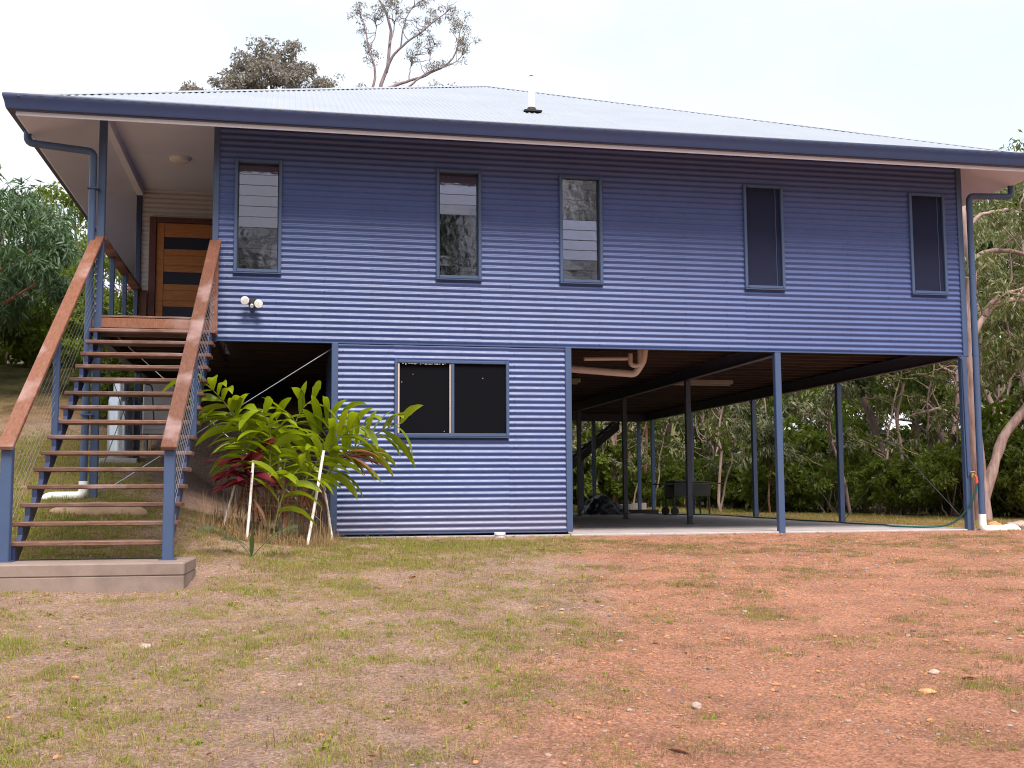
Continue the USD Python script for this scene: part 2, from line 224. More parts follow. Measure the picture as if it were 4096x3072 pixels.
_cb = {}
def cbox(lo, hi, b=0.0):
    lo, hi = np.minimum(lo, hi).astype(float), np.maximum(lo, hi).astype(float)
    if b <= 0:
        v = np.array([[x, y, z] for x in (lo[0], hi[0]) for y in (lo[1], hi[1]) for z in (lo[2], hi[2])])
        f = np.array([[0, 1, 3, 2], [4, 6, 7, 5], [0, 4, 5, 1], [2, 3, 7, 6], [0, 2, 6, 4], [1, 5, 7, 3]])
        return v, np.vstack([f[:, [0, 1, 2]], f[:, [0, 2, 3]]])
    b = min(b, 0.45 * (hi - lo).min())
    if 'f' not in _cb:
        u = []
        for sx in (-1, 1):
            for sy in (-1, 1):
                for sz_ in (-1, 1):
                    for k in range(3):
                        q = np.array([sx, sy, sz_], float) * 0.8; q[k] /= 0.8; u.append(q)
        h = trimesh.convex.convex_hull(np.array(u))
        from scipy.spatial import cKDTree
        idx = cKDTree(np.array(u)).query(h.vertices)[1]
        _cb['f'] = idx[h.faces]
    v = []
    for sx in (0, 1):
        for sy in (0, 1):
            for sz_ in (0, 1):
                c = np.where([sx, sy, sz_], hi, lo); d = np.where([sx, sy, sz_], -b, b)
                for k in range(3):
                    q = c + d; q[k] = c[k]; v.append(q)
    return np.array(v), _cb['f']

taken = {}
def free(path):
    n = taken.get(path, 0); taken[path] = n + 1
    return path if n == 0 else '%s_%03d' % (path, n)

def thing(name, label, cat, loc=(0, 0, 0), rotz=0.0, group=None, scale=None, kind=None):
    x = UsdGeom.Xform.Define(stage, free('/World/' + name)); x.AddTranslateOp().Set(Gf.Vec3d(*map(float, loc))); x.AddRotateZOp().Set(float(rotz))
    if scale is not None: x.AddScaleOp().Set(Gf.Vec3f(*map(float, np.broadcast_to(scale, 3))))
    tag(x.GetPrim(), label, cat, group, kind); return x.GetPrim()

def tag(p, label=None, cat=None, group=None, kind=None):
    for k, t in (('label', label), ('category', cat), ('group', group), ('kind', kind)):
        if t: p.SetCustomDataByKey(k, t)
    return p

def part(name, mesh, m, parent, smooth=False, label=None, kind=None):
    if isinstance(mesh, MB): mesh = mesh.mesh()
    path = free(str(parent.GetPath()) + '/' + name if parent else '/World/' + name)
    p = usdkit.mesh(stage, path, mesh, M[m], smooth=smooth).GetPrim()
    if label: p.SetCustomDataByKey('label', label)
    if kind: p.SetCustomDataByKey('kind', kind)
    return p

def xpart(name, parent):
    return UsdGeom.Xform.Define(stage, free(str(parent.GetPath()) + '/' + name)).GetPrim()

def dup(src, loc, rotz=0.0, scale=1.0, label=None, group=None):
    was = src.GetCustomData()
    r = thing(src.GetName().rstrip('0123456789').rstrip('_'), label or was['label'], was['category'], loc, rotz, group or was.get('group'), scale)
    r.GetReferences().AddInternalReference(src.GetPath()); r.SetInstanceable(True); return r

def rotz(a): c, s = math.cos(a), math.sin(a); return np.array([[c, -s, 0], [s, c, 0], [0, 0, 1]])
def rotx(a): c, s = math.cos(a), math.sin(a); return np.array([[1, 0, 0], [0, c, -s], [0, s, c]])
def sstep(a, b, x): t = np.clip((np.asarray(x, float) - a) / (b - a), 0, 1); return t * t * (3 - 2 * t)

# ---------------------------------------------------------------- terrain
def height(x, y, fine=True):
    x, y = np.asarray(x, float), np.asarray(y, float)
    z = -0.026 - 0.071 * np.maximum(0, -y - 0.4)
    z = np.where(y < -16, -0.026 - 0.071 * 15.6 - 0.03 * (-y - 16), z)
    sx = sstep(-2.2, -5.0, x)
    up_ = 0.158 * np.clip(y + 3.3, 0, 9.5) + 0.32 * np.clip(y - 6.2, 0, 6.0) + 0.12 * np.clip(y - 12.2, 0, 60)
    up_ = np.where(y > 60, up_, up_)
    z = z + sx * up_
    cap = 2.25 + 6 * np.clip(np.maximum(np.maximum(-5.2 - x, x - 6.6), np.maximum(0.2 - y, y - 14.5)), 0, 3)
    bank = sstep(2.0, 0.2, x) * sstep(-5.9, -4.9, x) * sstep(1.2, 6.5, y) * 2.3 * sstep(16.5, 14.0, y)
    z = np.where(bank > 0.01, np.maximum(z, bank - 0.04), z)
    z = np.minimum(z, cap)
    back = np.clip(y - 24, 0, 200) * 0.10 * sstep(-6, 3, x) + np.clip(x - 17, 0, 200) * 0.085 * sstep(-30, 5, y)
    z = z + np.minimum(back, 14)
    z = z + 0.35 * np.exp(-(((x - 4.2) / 1.3) ** 2 + ((y - 18.5) / 1.4) ** 2))                       # heap of dirt behind the house
    if fine:
        P = np.stack([x, y, 0 * x], -1)
        near = sstep(0.0, -0.8, y) * 1.0 + 0.25
        z = z + near * 0.075 * (meshkit.fbm(P * 0.9, 3, 5) - 0.5) + near * 0.022 * (meshkit.fbm(P * 5, 2, 9) - 0.5)
    return z

def axis(lo, hi, d, far, g=1.16):
    a = list(np.arange(lo, hi + 1e-6, d)); s = d; q = hi
    while q < far: s *= g; q += s; a.append(q)
    s = d; q = lo
    while q > -far: s *= g; q -= s; a.insert(0, q)
    return np.array(a)
gx, gy = axis(-9, 11, 0.10, 420), axis(-10.5, 9, 0.10, 420)
XX, YY = np.meshgrid(gx, gy, indexing='ij'); ZZ = height(XX, YY)
nx, ny = XX.shape; ii, jj = np.meshgrid(np.arange(nx - 1), np.arange(ny - 1), indexing='ij'); ii, jj = ii.ravel(), jj.ravel()
gq = np.stack([ii * ny + jj, (ii + 1) * ny + jj, (ii + 1) * ny + jj + 1, ii * ny + jj + 1], -1)
part('ground', (np.stack([XX, YY, ZZ], -1).reshape(-1, 3), gq), 'soil', None, smooth=True, kind='structure')
def gh(x, y): return float(height(np.array(x), np.array(y)))

# concrete slab of the undercroft
sl = MB().box((-2.30, -0.02, -0.32), (6.78, 14.6, 0.0), 0.012)
part('concrete_slab', sl, 'slab', None, kind='structure')

# ---------------------------------------------------------------- the house
P = 0.0762
XL, XC, XR, YB = -5.20, -3.78, 6.60, 14.5
Z0, ZF, ZT = 2.47, 2.745, 5.31
house = thing('house', 'blue corrugated steel house raised on posts above a concrete slab', 'house')

def corr_x(x0, x1, z0, z1, y, n=10, amp=0.0085, zref=Z0, wav=0.0014, face=-1):
    """corrugated sheet in the plane y, ribs along x"""
    k = max(2, int(round((z1 - z0) / P * n))); zz = np.linspace(z0, z1, k + 1)
    xs = np.linspace(x0, x1, max(2, int((x1 - x0) / 0.22) + 1))
    Z, X = np.meshgrid(zz, xs, indexing='ij')
    Y = y + face * amp * np.cos(2 * np.pi * (Z - zref - P * 0.5) / P)
    if wav: Y = Y + wav * (meshkit.noise(np.stack([X * 1.7, Z * 3.1, 0 * X + y], -1), 3) - 0.5) * 2; Z = Z + 0.6 * wav * (meshkit.noise(np.stack([X * 1.1, Z * 1.3, 0 * X + 7], -1), 4) - 0.5) * 2
    a, b = Z.shape; i, j = np.meshgrid(np.arange(a - 1), np.arange(b - 1), indexing='ij'); i, j = i.ravel(), j.ravel()
    q = np.stack([i * b + j, i * b + j + 1, (i + 1) * b + j + 1, (i + 1) * b + j], -1)
    if face > 0: q = q[:, ::-1]
    return np.stack([X, Y, Z], -1).reshape(-1, 3), q
def corr_y(y0, y1, z0, z1, x, face=1, n=6):
    v, q = corr_x(y0, y1, z0, z1, 0.0, n=n, wav=0, face=-1)
    w = np.stack([x - face * v[:, 1] * 1.0, v[:, 0] * face + (0 if face > 0 else (y0 + y1) ) * (1 if face > 0 else 1), v[:, 2]], 1) if face > 0 else np.stack([x + v[:, 1], (y0 + y1) - v[:, 0], v[:, 2]], 1)
    return w, q

WIN = [(-3.585, -2.992, 3.333, 4.80), (-1.008, -0.406, 3.333, 4.80), (0.655, 1.253, 3.333, 4.80), (3.283, 3.876, 3.333, 4.80), (5.806, 6.372, 3.333, 4.80)]
LWIN = (-1.545, -0.045, 1.268, 2.258)
def cover(x0, x1, z0, z1, wins, joins):
    """rectangles of sheet left between the windows, in bands ten ribs high"""
    out = []
    bands = [z0]
    while bands[-1] + 10 * P < z1 - 0.02: bands.append(bands[-1] + 10 * P)
    bands.append(z1)
    for a, b in zip(bands[:-1], bands[1:]):
        cuts = sorted({a, b} | {w[k] for w in wins for k in (2, 3) if a < w[k] < b})
        for c, d in zip(cuts[:-1], cuts[1:]):
            xs = x0
            for w in sorted(wins):
                if w[2] < d - 1e-6 and w[3] > c + 1e-6:
                    out.append((xs, w[0], c, d)); xs = w[1]
            if xs == x0 and joins:
                for j in joins: out.append((xs, j, c, d)); xs = j
            out.append((xs, x1, c, d))
    return out
k = 0
for (a, b, c, d) in cover(XC, XR, Z0, ZT, WIN, [-0.41, 3.285]):
    part('cladding_sheet', corr_x(a + 0.0, b, c, d, -0.012 - 0.0007 * (k % 2)), 'blue', house, smooth=True); k += 1
for (a, b, c, d) in cover(-2.28, 0.745, 0.045, Z0 - 0.002, [LWIN], [-1.545, -0.045]):
    part('cladding_sheet', corr_x(a, b, c, d, -0.012 - 0.0007 * (k % 2), zref=Z0), 'blue', house, smooth=True); k += 1
# screws on every second rib
scr = MB()
def screw(x, z):
    ang = np.arange(6) * np.pi / 3
    v = np.vstack([np.stack([x + 0.0085 * np.cos(ang), np.full(6, -0.0195), z + 0.0085 * np.sin(ang)], 1), np.stack([x + 0.005 * np.cos(ang), np.full(6, -0.027), z + 0.005 * np.sin(ang)], 1), [[x, -0.028, z]]])
    f = [[i, (i + 1) % 6, 6 + (i + 1) % 6] for i in range(6)] + [[i, 6 + (i + 1) % 6, 6 + i] for i in range(6)] + [[6 + i, 6 + (i + 1) % 6, 12] for i in range(6)]
    scr.add(v, f)
for x in np.arange(XC + 0.12, XR, 0.607):
    for i in range(0, 37, 2):
        z = Z0 + P * (i + 0.5)
        if not any(w[0] - 0.05 < x < w[1] + 0.05 and w[2] - 0.05 < z < w[3] + 0.05 for w in WIN): screw(x, z)
for x in (-2.2, -1.62, -0.85, 0.03, 0.66):
    for i in range(1, 32, 2):
        z = Z0 - P * (i + 0.5)
        if z > 0.1 and not (LWIN[0] - 0.04 < x < LWIN[1] + 0.04 and LWIN[2] - 0.04 < z < LWIN[3] + 0.04): screw(x, z)
part('cladding_screw', scr, 'trim', house, kind='stuff')
# other walls
part('side_wall', corr_y(0.0, YB, Z0, ZT, XR), 'blue', house, smooth=True)
part('side_wall', corr_y(3.75, YB, Z0, ZT, XL, face=-1), 'blue', house, smooth=True)
part('side_wall', corr_y(0.0, 3.75, ZF, ZT, XC, face=-1), 'blue', house, smooth=True)
part('rear_wall', (lambda v, q: (np.stack([v[:, 0], 2 * YB - v[:, 1], v[:, 2]], 1), q[:, ::-1]))(*corr_x(XL, XR, Z0, ZT, YB, n=6, wav=0)), 'blue', house, smooth=True)
part('room_wall', corr_y(0.0, 3.7, 0.0, 2.6, -2.28, face=-1), 'blue', house, smooth=True)
part('room_wall', corr_y(0.0, 3.7, 0.0, 2.6, 0.745), 'blue', house, smooth=True)
part('room_wall', (lambda v, q: (np.stack([v[:, 0], 2 * 3.7 - v[:, 1], v[:, 2]], 1), q[:, ::-1]))(*corr_x(-2.28, 0.745, 0.0, 2.6, 3.7, n=6, wav=0)), 'blue', house, smooth=True)
# corner boards
def board(x0, x1, z0, z1, y0=-0.034, y1=0.03): part('corner_board', MB().box((x0, y0, z0), (x1, y1, z1), 0.006), 'trim', house)
board(-3.848, -3.772, 2.44, 5.34); board(6.572, 6.655, 2.44, 5.34, -0.036)
board(-2.345, -2.262, 0.0, Z0 - 0.004, -0.036, 0.05); board(0.716, 0.80, 0.03, Z0 - 0.004, -0.036, 0.05)
part('cladding_flashing', MB().box((XC, -0.030, 2.452), (XR - 0.03, 0.012, 2.468), 0.003), 'trim', house)
part('cladding_flashing', MB().box((-2.26, -0.030, 0.025), (0.715, 0.012, 0.043), 0.003), 'trim', house)

# windows
def frame(x0, x1, z0, z1, w, y0, y1, extra=None):
    f = MB()
    f.box((x0, y0, z0), (x0 + w, y1, z1), 0.006); f.box((x1 - w, y0, z0), (x1, y1, z1), 0.006)
    f.box((x0 + w - 0.001, y0 + 0.002, z1 - w), (x1 - w + 0.001, y1, z1 - 0.001), 0.006); f.box((x0 + w - 0.001, y0 - 0.006, z0 + 0.001), (x1 - w + 0.001, y1, z0 + w), 0.006)
    if extra: extra(f)
    return f
TILT = [[2, 2, 2, 2, 2, 2, -2, -3, -3, -3], [3, 3, 1.5, 0, -3, -3, -3, -2, -3, -1], [-6, -6, -6, -5, 5, 5, 5, 5, -1, 0], [1] * 10, [1] * 10]
rnd = random.Random(4)
for i, (x0, x1, z0, z1) in enumerate(WIN):
    w = xpart('window', house)
    tag(w, ['louvre window nearest the porch, pale sky mirrored in its upper blades', 'louvre window with sky and treetops mirrored in it', 'louvre window with its middle blades tilted open', 'dark screened louvre window, second from the right corner', 'dark screened louvre window beside the right corner'][i])
    part('frame', frame(x0, x1, z0, z1, 0.043, -0.050, 0.10), 'trim', w)
    part('sill_flashing', MB().box((x0 - 0.004, -0.058, z0 - 0.016), (x1 + 0.004, 0.02, z0 - 0.002), 0.003), 'trim', w)
    n, a0, a1 = 10, z0 + 0.045, z1 - 0.045
    pz = (a1 - a0) / n
    for j in range(n):
        zc = a0 + pz * (j + 0.5); th = math.radians(TILT[i][n - 1 - j] + rnd.uniform(-0.35, 0.35))
        v, f = cbox((x0 + 0.047, -0.003, -pz * 0.488), (x1 - 0.047, 0.003, pz * 0.488), 0.001)
        part('louvre_blade', ((v @ rotx(th * -1).T) + [0, 0.035 + 0.002 * (j % 2), zc], f), 'glass', w)
    part('gallery', MB().box((x0 + 0.0435, 0.012, a0), (x0 + 0.055, 0.075, a1)).box((x1 - 0.055, 0.012, a0), (x1 - 0.0435, 0.075, a1)), 'black', w)
    if i >= 3:
        part('insect_screen', MB().box((x0 + 0.043, -0.014, z0 + 0.043), (x1 - 0.043, -0.012, z1 - 0.043)), 'screen', w)
        part('screen_edge', MB().box((x1 - 0.115, -0.018, z0 + 0.044), (x1 - 0.109, -0.0145, z1 - 0.044)), 'trim', w)
w = xpart('window', house); tag(w, 'wide sliding window with two black screens in the lower wall')
x0, x1, z0, z1 = LWIN
part('frame', frame(x0, x1, z0, z1, 0.042, -0.048, 0.10), 'trim', w)
part('mullion', MB().box((-0.815, -0.040, z0 + 0.042), (-0.770, 0.06, z1 - 0.042), 0.005), 'trim', w)
part('sill_flashing', MB().box((x0, -0.060, z0 - 0.016), (x1, 0.02, z0 - 0.002), 0.003), 'trim', w)
part('cream_reveal', MB().box((x0 + 0.0425, -0.035, z0 + 0.044), (x0 + 0.064, 0.02, z1 - 0.044), 0.003).box((-0.832, -0.030, z0 + 0.044), (-0.8155, 0.02, z1 - 0.044), 0.003), 'cream_pvc', w)
part('screen_panel', MB().box((x0 + 0.0645, 0.0, z0 + 0.043), (-0.8325, 0.006, z1 - 0.043)), 'blackscreen', w)
part('screen_panel', MB().box((-0.7695, -0.012, z0 + 0.043), (x1 - 0.0425, -0.006, z1 - 0.043)), 'blackscreen', w)
tp = MB()
for q in range(16):
    a = x0 + 0.10 + q * 0.037 + rnd.uniform(-0.008, 0.008); tp.box((a, -0.034, z1 - 0.048 - rnd.uniform(0.002, 0.014)), (a + rnd.uniform(0.012, 0.036), -0.030, z1 - 0.0425))
part('torn_tape', tp, 'cream_pvc', w)

# floor structure
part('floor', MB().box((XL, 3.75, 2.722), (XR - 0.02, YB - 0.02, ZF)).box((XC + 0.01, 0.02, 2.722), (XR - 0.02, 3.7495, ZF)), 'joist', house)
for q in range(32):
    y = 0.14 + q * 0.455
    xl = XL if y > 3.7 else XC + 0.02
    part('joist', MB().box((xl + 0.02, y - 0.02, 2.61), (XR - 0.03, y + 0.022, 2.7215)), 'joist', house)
def ibeam(x, y0, y1, z0=2.415, z1=2.605, b=0.05):
    return MB().box((x - b, y0, z0), (x + b, y1, z0 + 0.012)).box((x - b, y0, z1 - 0.012), (x + b, y1, z1)).box((x - 0.006, y0, z0 + 0.012), (x + 0.006, y1, z1 - 0.012))
for x, y0 in ((XL + 0.06, 0.06), (-2.1, 3.72), (0.60, 3.72), (3.74, 0.05), (6.53, 0.05)): part('floor_beam', ibeam(x, y0, YB - 0.03), 'beam', house)
part('floor_beam', MB().box((XL, YB - 0.13, 2.41), (XR - 0.02, YB - 0.032, 2.604)), 'beam', house)
def post(x, y, z0, z1, m='trim', foot=False, s=0.045):
    if foot: part('post_base', MB().box((x - 0.036, y - 0.036, 0.0), (x + 0.036, y + 0.036, 0.135)).box((x - 0.06, y - 0.06, 0.001), (x + 0.06, y + 0.06, 0.014)), 'black', house); z0 = 0.13
    part('post', MB().box((x - s, y - s, z0), (x + s, y + s, z1), 0.007), m, house)
post(3.735, 0.012, -0.12, 2.45); post(6.575, 0.014, -0.14, 2.448)
post(3.75, 3.62, 0, 2.414, 'beam', True); post(3.80, 7.45, 0, 2.414, 'beam', True); post(3.78, 11.0, 0, 2.414, 'beam', True)
for y in (3.8, 7.5, 11.2, 14.1): post(6.60, y, -0.1, 2.414)
post(5.02, 14.2, -0.1, 2.41); post(5.0, 15.36, -0.1, 1.70); post(6.6, 15.3, -0.1, 2.46)
part('rear_landing', MB().box((5.80, 14.52, 2.455), (6.7, 15.4, 2.53)), 'joist', house)
# steps down from the rear landing
rs = xpart('rear_steps', house)
for yy in (14.62, 15.28):
    part('stringer', MB().add(*(lambda d, n: (np.array([[5.85, yy - 0.025, 2.45] + 0 * d, [5.85, yy + 0.025, 2.45]] + [[5.85, yy - 0.025, 2.20], [5.85, yy + 0.025, 2.20], [2.9, yy - 0.025, 0.05], [2.9, yy + 0.025, 0.05], [2.9, yy - 0.025, -0.20], [2.9, yy + 0.025, -0.20]]), np.array([[0, 1, 5, 4], [2, 6, 7, 3], [0, 4, 6, 2], [1, 3, 7, 5], [0, 2, 3, 1], [4, 5, 7, 6]])))(np.zeros(3), 0)), 'black', rs)
for q in range(13):
    part('step_tread', MB().box((5.85 - 0.235 * q - 0.26, 14.65, 2.36 - 0.19 * q), (5.85 - 0.235 * q + 0.02, 15.25, 2.40 - 0.19 * q)), 'black', rs)
# rear strip: porch posts and braces
post(-5.19, 0.01, 0.20, 5.30); post(XL + 0.05, 3.68, 0.85, 2.414)
def rod(a, b, r=0.006, m='silver'): part('brace_rod', MB().tube([a, b], r, 6), m, house)
rod((-2.33, 0.06, 2.40), (-5.17, 0.06, 0.52)); rod((-5.15, 0.07, 2.66), (-2.35, 0.07, 0.10))
rod((-5.18, 0.1, 2.45), (-5.14, 3.62, 1.2), 0.006, 'beam'); rod((-5.19, 0.1, 0.62), (-5.15, 3.62, 2.40), 0.006, 'beam')
for a, b in ((0.05, 3.75), (3.85, 7.45)):
    rod((6.60, a, 0.05), (6.61, b, 2.40), 0.005, 'beam'); rod((6.62, a, 2.40), (6.63, b, 0.05), 0.005, 'beam')

# porch: rear wall, ceiling, bulkhead, deck, door
YP = 3.75
part('porch_wall', corr_x(XL, -5.045, ZF, 5.335, YP, wav=0), 'cream_steel', house, smooth=True)
part('porch_wall', corr_x(-5.045, XC, 4.885, 5.335, YP, wav=0), 'cream_steel', house, smooth=True)
part('porch_wall', corr_x(-3.92, XC, ZF, 4.885, YP, wav=0), 'cream_steel', house, smooth=True)
board2 = MB().box((-5.245, YP - 0.05, ZF), (-5.165, YP + 0.03, 5.33), 0.006); part('corner_board', board2, 'gutter', house)
part('porch_ceiling', MB().box((-5.14, 0.06, 5.335), (XC, YP + 0.01, 5.345)), 'soffit', house)
part('house_ceiling', MB().box((XC + 0.02, 0.03, 5.335), (XR - 0.03, YB - 0.03, 5.345)), 'interior', house)
part('inner_wall', MB().box((XC + 0.02, 2.6, ZF + 0.002), (XR - 0.03, 2.65, 5.333)), 'interior', house)
part('bulkhead', MB().box((-5.235, 0.02, 5.215), (-5.143, YP - 0.055, 5.348), 0.004).box((-5.142, 0.02, 5.262), (-3.85, 0.058, 5.35), 0.004), 'soffit', house)
for q in range(36):
    part('deck_board', MB().box((-5.27 if q else -5.275, 0.0 + q * 0.104 - (0.03 if q == 0 else 0), ZF - 0.024), (XC - 0.07, q * 0.104 + 0.099, ZF), 0.003), 'tread', house)
for q in range(8): part('deck_joist', MB().box((-5.25, 0.05 + 0.5 * q, 2.52), (XC - 0.08, 0.095 + 0.5 * q, 2.715)), 'joist', house)
part('deck_fascia', MB().box((-5.285, -0.030, 2.590), (XC - 0.072, 0.0, 2.712), 0.004), 'rail', house)
part('deck_fascia', MB().box((-5.285, -0.026, 2.480), (XC - 0.072, 0.0, 2.586), 0.004), 'tread', house)
dr = xpart('door', house); tag(dr, 'timber entry door with three dark horizontal glass panels')
fr = MB().box((-5.040, YP - 0.07, ZF), (-4.935, YP + 0.06, 4.885), 0.006).box((-4.9355, YP - 0.068, 4.800), (-3.93, YP + 0.06, 4.883), 0.006).box((-3.9295, YP - 0.07, ZF), (-3.86, YP + 0.06, 4.885), 0.006)
part('door_frame', fr, 'doorframe', dr)
dl = MB(); X0, X1, y0 = -4.933, -3.932, YP - 0.035
dl.box((X0, y0, ZF + 0.01), (X0 + 0.115, y0 + 0.04, 4.798), 0.003).box((X1 - 0.115, y0, ZF + 0.01), (X1, y0 + 0.04, 4.798), 0.003)
bands = [(4.798, 4.575, 'w'), (4.575, 4.385, 'g'), (4.385, 4.285, 'w'), (4.282, 4.125, 'w'), (4.122, 4.02, 'w'), (4.02, 3.825, 'g'), (3.825, 3.725, 'w'), (3.722, 3.565, 'w'), (3.562, 3.47, 'w'), (3.47, 3.275, 'g'), (3.275, 3.13, 'w'), (3.127, 2.94, 'w'), (2.937, ZF + 0.01, 'w')]
for q, (a, b, kd) in enumerate(bands):
    if kd == 'w': dl.box((X0 + 0.1155, y0 + (0.004 if q % 2 else 0.008), b), (X1 - 0.1155, y0 + 0.036, a), 0.004)
    else: part('glass_panel', MB().box((X0 + 0.1155, y0 + 0.014, b), (X1 - 0.1155, y0 + 0.026, a)), 'darkglass', dr)
part('door_leaf', dl, 'door', dr)
part('handle', MB().tube([(X1 - 0.06, y0 - 0.05, 3.75), (X1 - 0.17, y0 - 0.05, 3.75)], 0.01, 8).tube([(X1 - 0.06, y0, 3.75), (X1 - 0.06, y0 - 0.052, 3.75)], 0.012, 8), 'silver', dr)
# porch ceiling light
cl = xpart('porch_light', house)
lv = trimesh.creation.revolve([[0, 0.0], [0.145, 0.0], [0.15, -0.012], [0.135, -0.045], [0.09, -0.066], [0.0, -0.075]], sections=32); lv.apply_translation([-4.45, 1.93, 5.334])
part('diffuser', (lv.vertices, lv.faces), 'white', cl, smooth=40)
rg = trimesh.creation.revolve([[0.146, 0.0], [0.162, 0.0], [0.162, -0.02], [0.151, -0.02]], sections=32); rg.apply_translation([-4.45, 1.93, 5.334])
part('ring', (rg.vertices, rg.faces), 'white', cl, smooth=40)
# porch balustrade
bal = xpart('balustrade', house)
part('top_rail', MB().box((-5.27, 0.05, 3.70), (-5.13, YP - 0.06, 3.745), 0.006), 'rail', bal)
for y in (1.15, 2.35, 3.6): part('baluster_post', MB().box((-5.235, y - 0.03, ZF - 0.1), (-5.175, y + 0.03, 3.70), 0.005), 'trim', bal)
for q in range(8): part('cable', MB().tube([(-5.205, 0.05, 2.84 + 0.098 * q), (-5.205, YP - 0.06, 2.84 + 0.098 * q)], 0.002, 5, False), 'wire', bal)
part('timber_panel', MB().box((-5.20, YP - 0.10, ZF), (-5.05, YP - 0.062, 3.70), 0.005), 'rail', bal)

# eaves: raked soffit, fascia, gutter
EX0, EX1, EY0, EY1, EZ = -6.02, 7.385, -0.80, YB + 0.80, 4.95
TAN = 0.4436
def quad(a, b, c, d, t=0.006):
    a, b, c, d = map(np.array, (a, b, c, d)); n = np.cross(b - a, d - a).astype(float); n /= np.linalg.norm(n)
    v = np.array([a, b, c, d, a + n * t, b + n * t, c + n * t, d + n * t], float)
    return v, np.array([[3, 2, 1, 0], [4, 5, 6, 7], [0, 1, 5, 4], [1, 2, 6, 5], [2, 3, 7, 6], [3, 0, 4, 7]])
zi = EZ + 0.004
SO = [((EX0, EY0), (EX1, EY0), (XR, 0), (XL, 0)), ((EX0, EY1), (EX0, EY0), (XL, 0), (XL, YB)), ((EX1, EY0), (EX1, EY1), (XR, YB), (XR, 0)), ((EX1, EY1), (EX0, EY1), (XL, YB), (XR, YB))]
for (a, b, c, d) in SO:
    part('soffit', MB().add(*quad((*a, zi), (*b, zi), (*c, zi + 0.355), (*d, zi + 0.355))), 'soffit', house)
# soffit jointing strips
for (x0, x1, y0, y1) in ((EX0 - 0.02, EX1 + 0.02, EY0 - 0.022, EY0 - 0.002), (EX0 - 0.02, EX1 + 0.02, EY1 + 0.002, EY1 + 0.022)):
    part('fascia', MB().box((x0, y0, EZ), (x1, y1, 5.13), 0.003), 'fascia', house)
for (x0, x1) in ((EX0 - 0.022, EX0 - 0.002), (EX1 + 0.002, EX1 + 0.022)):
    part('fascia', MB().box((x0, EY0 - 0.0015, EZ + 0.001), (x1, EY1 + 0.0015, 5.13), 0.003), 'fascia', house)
prof = [(0.0, 4.995), (0.075, 4.992), (0.088, 5.0), (0.096, 5.03), (0.104, 5.075), (0.116, 5.11), (0.124, 5.135), (0.126, 5.162), (0.120, 5.178), (0.112, 5.178), (0.112, 5.165), (0.114, 5.14), (0.10, 5.10), (0.085, 5.05), (0.07, 5.004), (0.008, 5.007), (0.008, 5.15), (0.0, 5.15)]
def gut(corner_in, sgnx, sgny, along, lo, hi):
    """gutter with mitred ends: profile offset o outward"""
    pr = np.array(prof); n = len(pr); ring = []
    for e, s in ((lo, -1), (hi, 1)):
        if along == 'x': ring.append(np.stack([e + s * pr[:, 0], np.full(n, corner_in) + sgny * pr[:, 0], pr[:, 1]], 1))
        else: ring.append(np.stack([np.full(n, corner_in) + sgnx * pr[:, 0], e + s * pr[:, 0], pr[:, 1]], 1))
    v = np.vstack(ring); q = np.array([[i, (i + 1) % n, n + (i + 1) % n, n + i] for i in range(n)])
    return v, q
gx0, gx1, gy0, gy1 = EX0 - 0.0225, EX1 + 0.0225, EY0 - 0.0225, EY1 + 0.0225
part('gutter', gut(gy0, 0, -1, 'x', gx0, gx1), 'gutter', house, smooth=35); part('gutter', gut(gy1, 0, 1, 'x', gx0, gx1), 'gutter', house, smooth=35)
part('gutter', gut(gx0, -1, 0, 'y', gy0, gy1), 'gutter', house, smooth=35); part('gutter', gut(gx1, 1, 0, 'y', gy0, gy1), 'gutter', house, smooth=35)
sl_ = MB()
for x in np.arange(gx0 + 0.1, gx1, 0.17): sl_.box((x, gy0 - 0.1275, 5.145), (x + 0.055, gy0 - 0.1262, 5.153))
part('overflow_slot', sl_, 'black', house, kind='stuff')

# roof: hip, corrugated sheets
RX0, RX1, RY0, RY1, RZ = EX0 - 0.075, EX1 + 0.075, EY0 - 0.075, EY1 + 0.075, 5.165
HALF = (RX1 - RX0) / 2
def roof_sheet(u0, u1, emin, emax, half, n):
    """one sheet: u along the eave, t up the slope as horizontal run; returns (u, t, z) columns clipped by the hips"""
    us = np.linspace(u0, u1, max(2, int(round((u1 - u0) / P * n)) + 1))
    tm = np.minimum(np.minimum(us - emin, emax - us), half); tm = np.maximum(tm, 0.002)
    lift = 0.0085 * np.cos(2 * np.pi * us / P)
    fr_ = np.linspace(0, 1, 5); T = tm[:, None] * fr_[None]; U = np.repeat(us[:, None], 5, 1); Zc = RZ + TAN * T + lift[:, None] + 0.004 * (meshkit.noise(np.stack([U * .8, T * .7, 0 * T], -1), 8) - .5)
    a, b = U.shape; i, j = np.meshgrid(np.arange(a - 1), np.arange(b - 1), indexing='ij'); i, j = i.ravel(), j.ravel()
    return U.ravel(), T.ravel(), Zc.ravel(), np.stack([i * b + j, (i + 1) * b + j, (i + 1) * b + j + 1, i * b + j + 1], -1)
nsh = 18; wsh = (RX1 - RX0) / nsh
for q in range(nsh):
    U, T, Zc, f = roof_sheet(RX0 + q * wsh, RX0 + (q + 1) * wsh, RX0, RX1, HALF, 8)
    part('roof_sheet', (np.stack([U, RY0 + T, Zc - 0.0006 * (q % 2)], 1), f), 'roof', house, smooth=True)
U, T, Zc, f = roof_sheet(RX0, RX1, RX0, RX1, HALF, 4); part('roof_plane', (np.stack([U, RY1 - T, Zc], 1), f[:, ::-1]), 'roof', house, smooth=True)
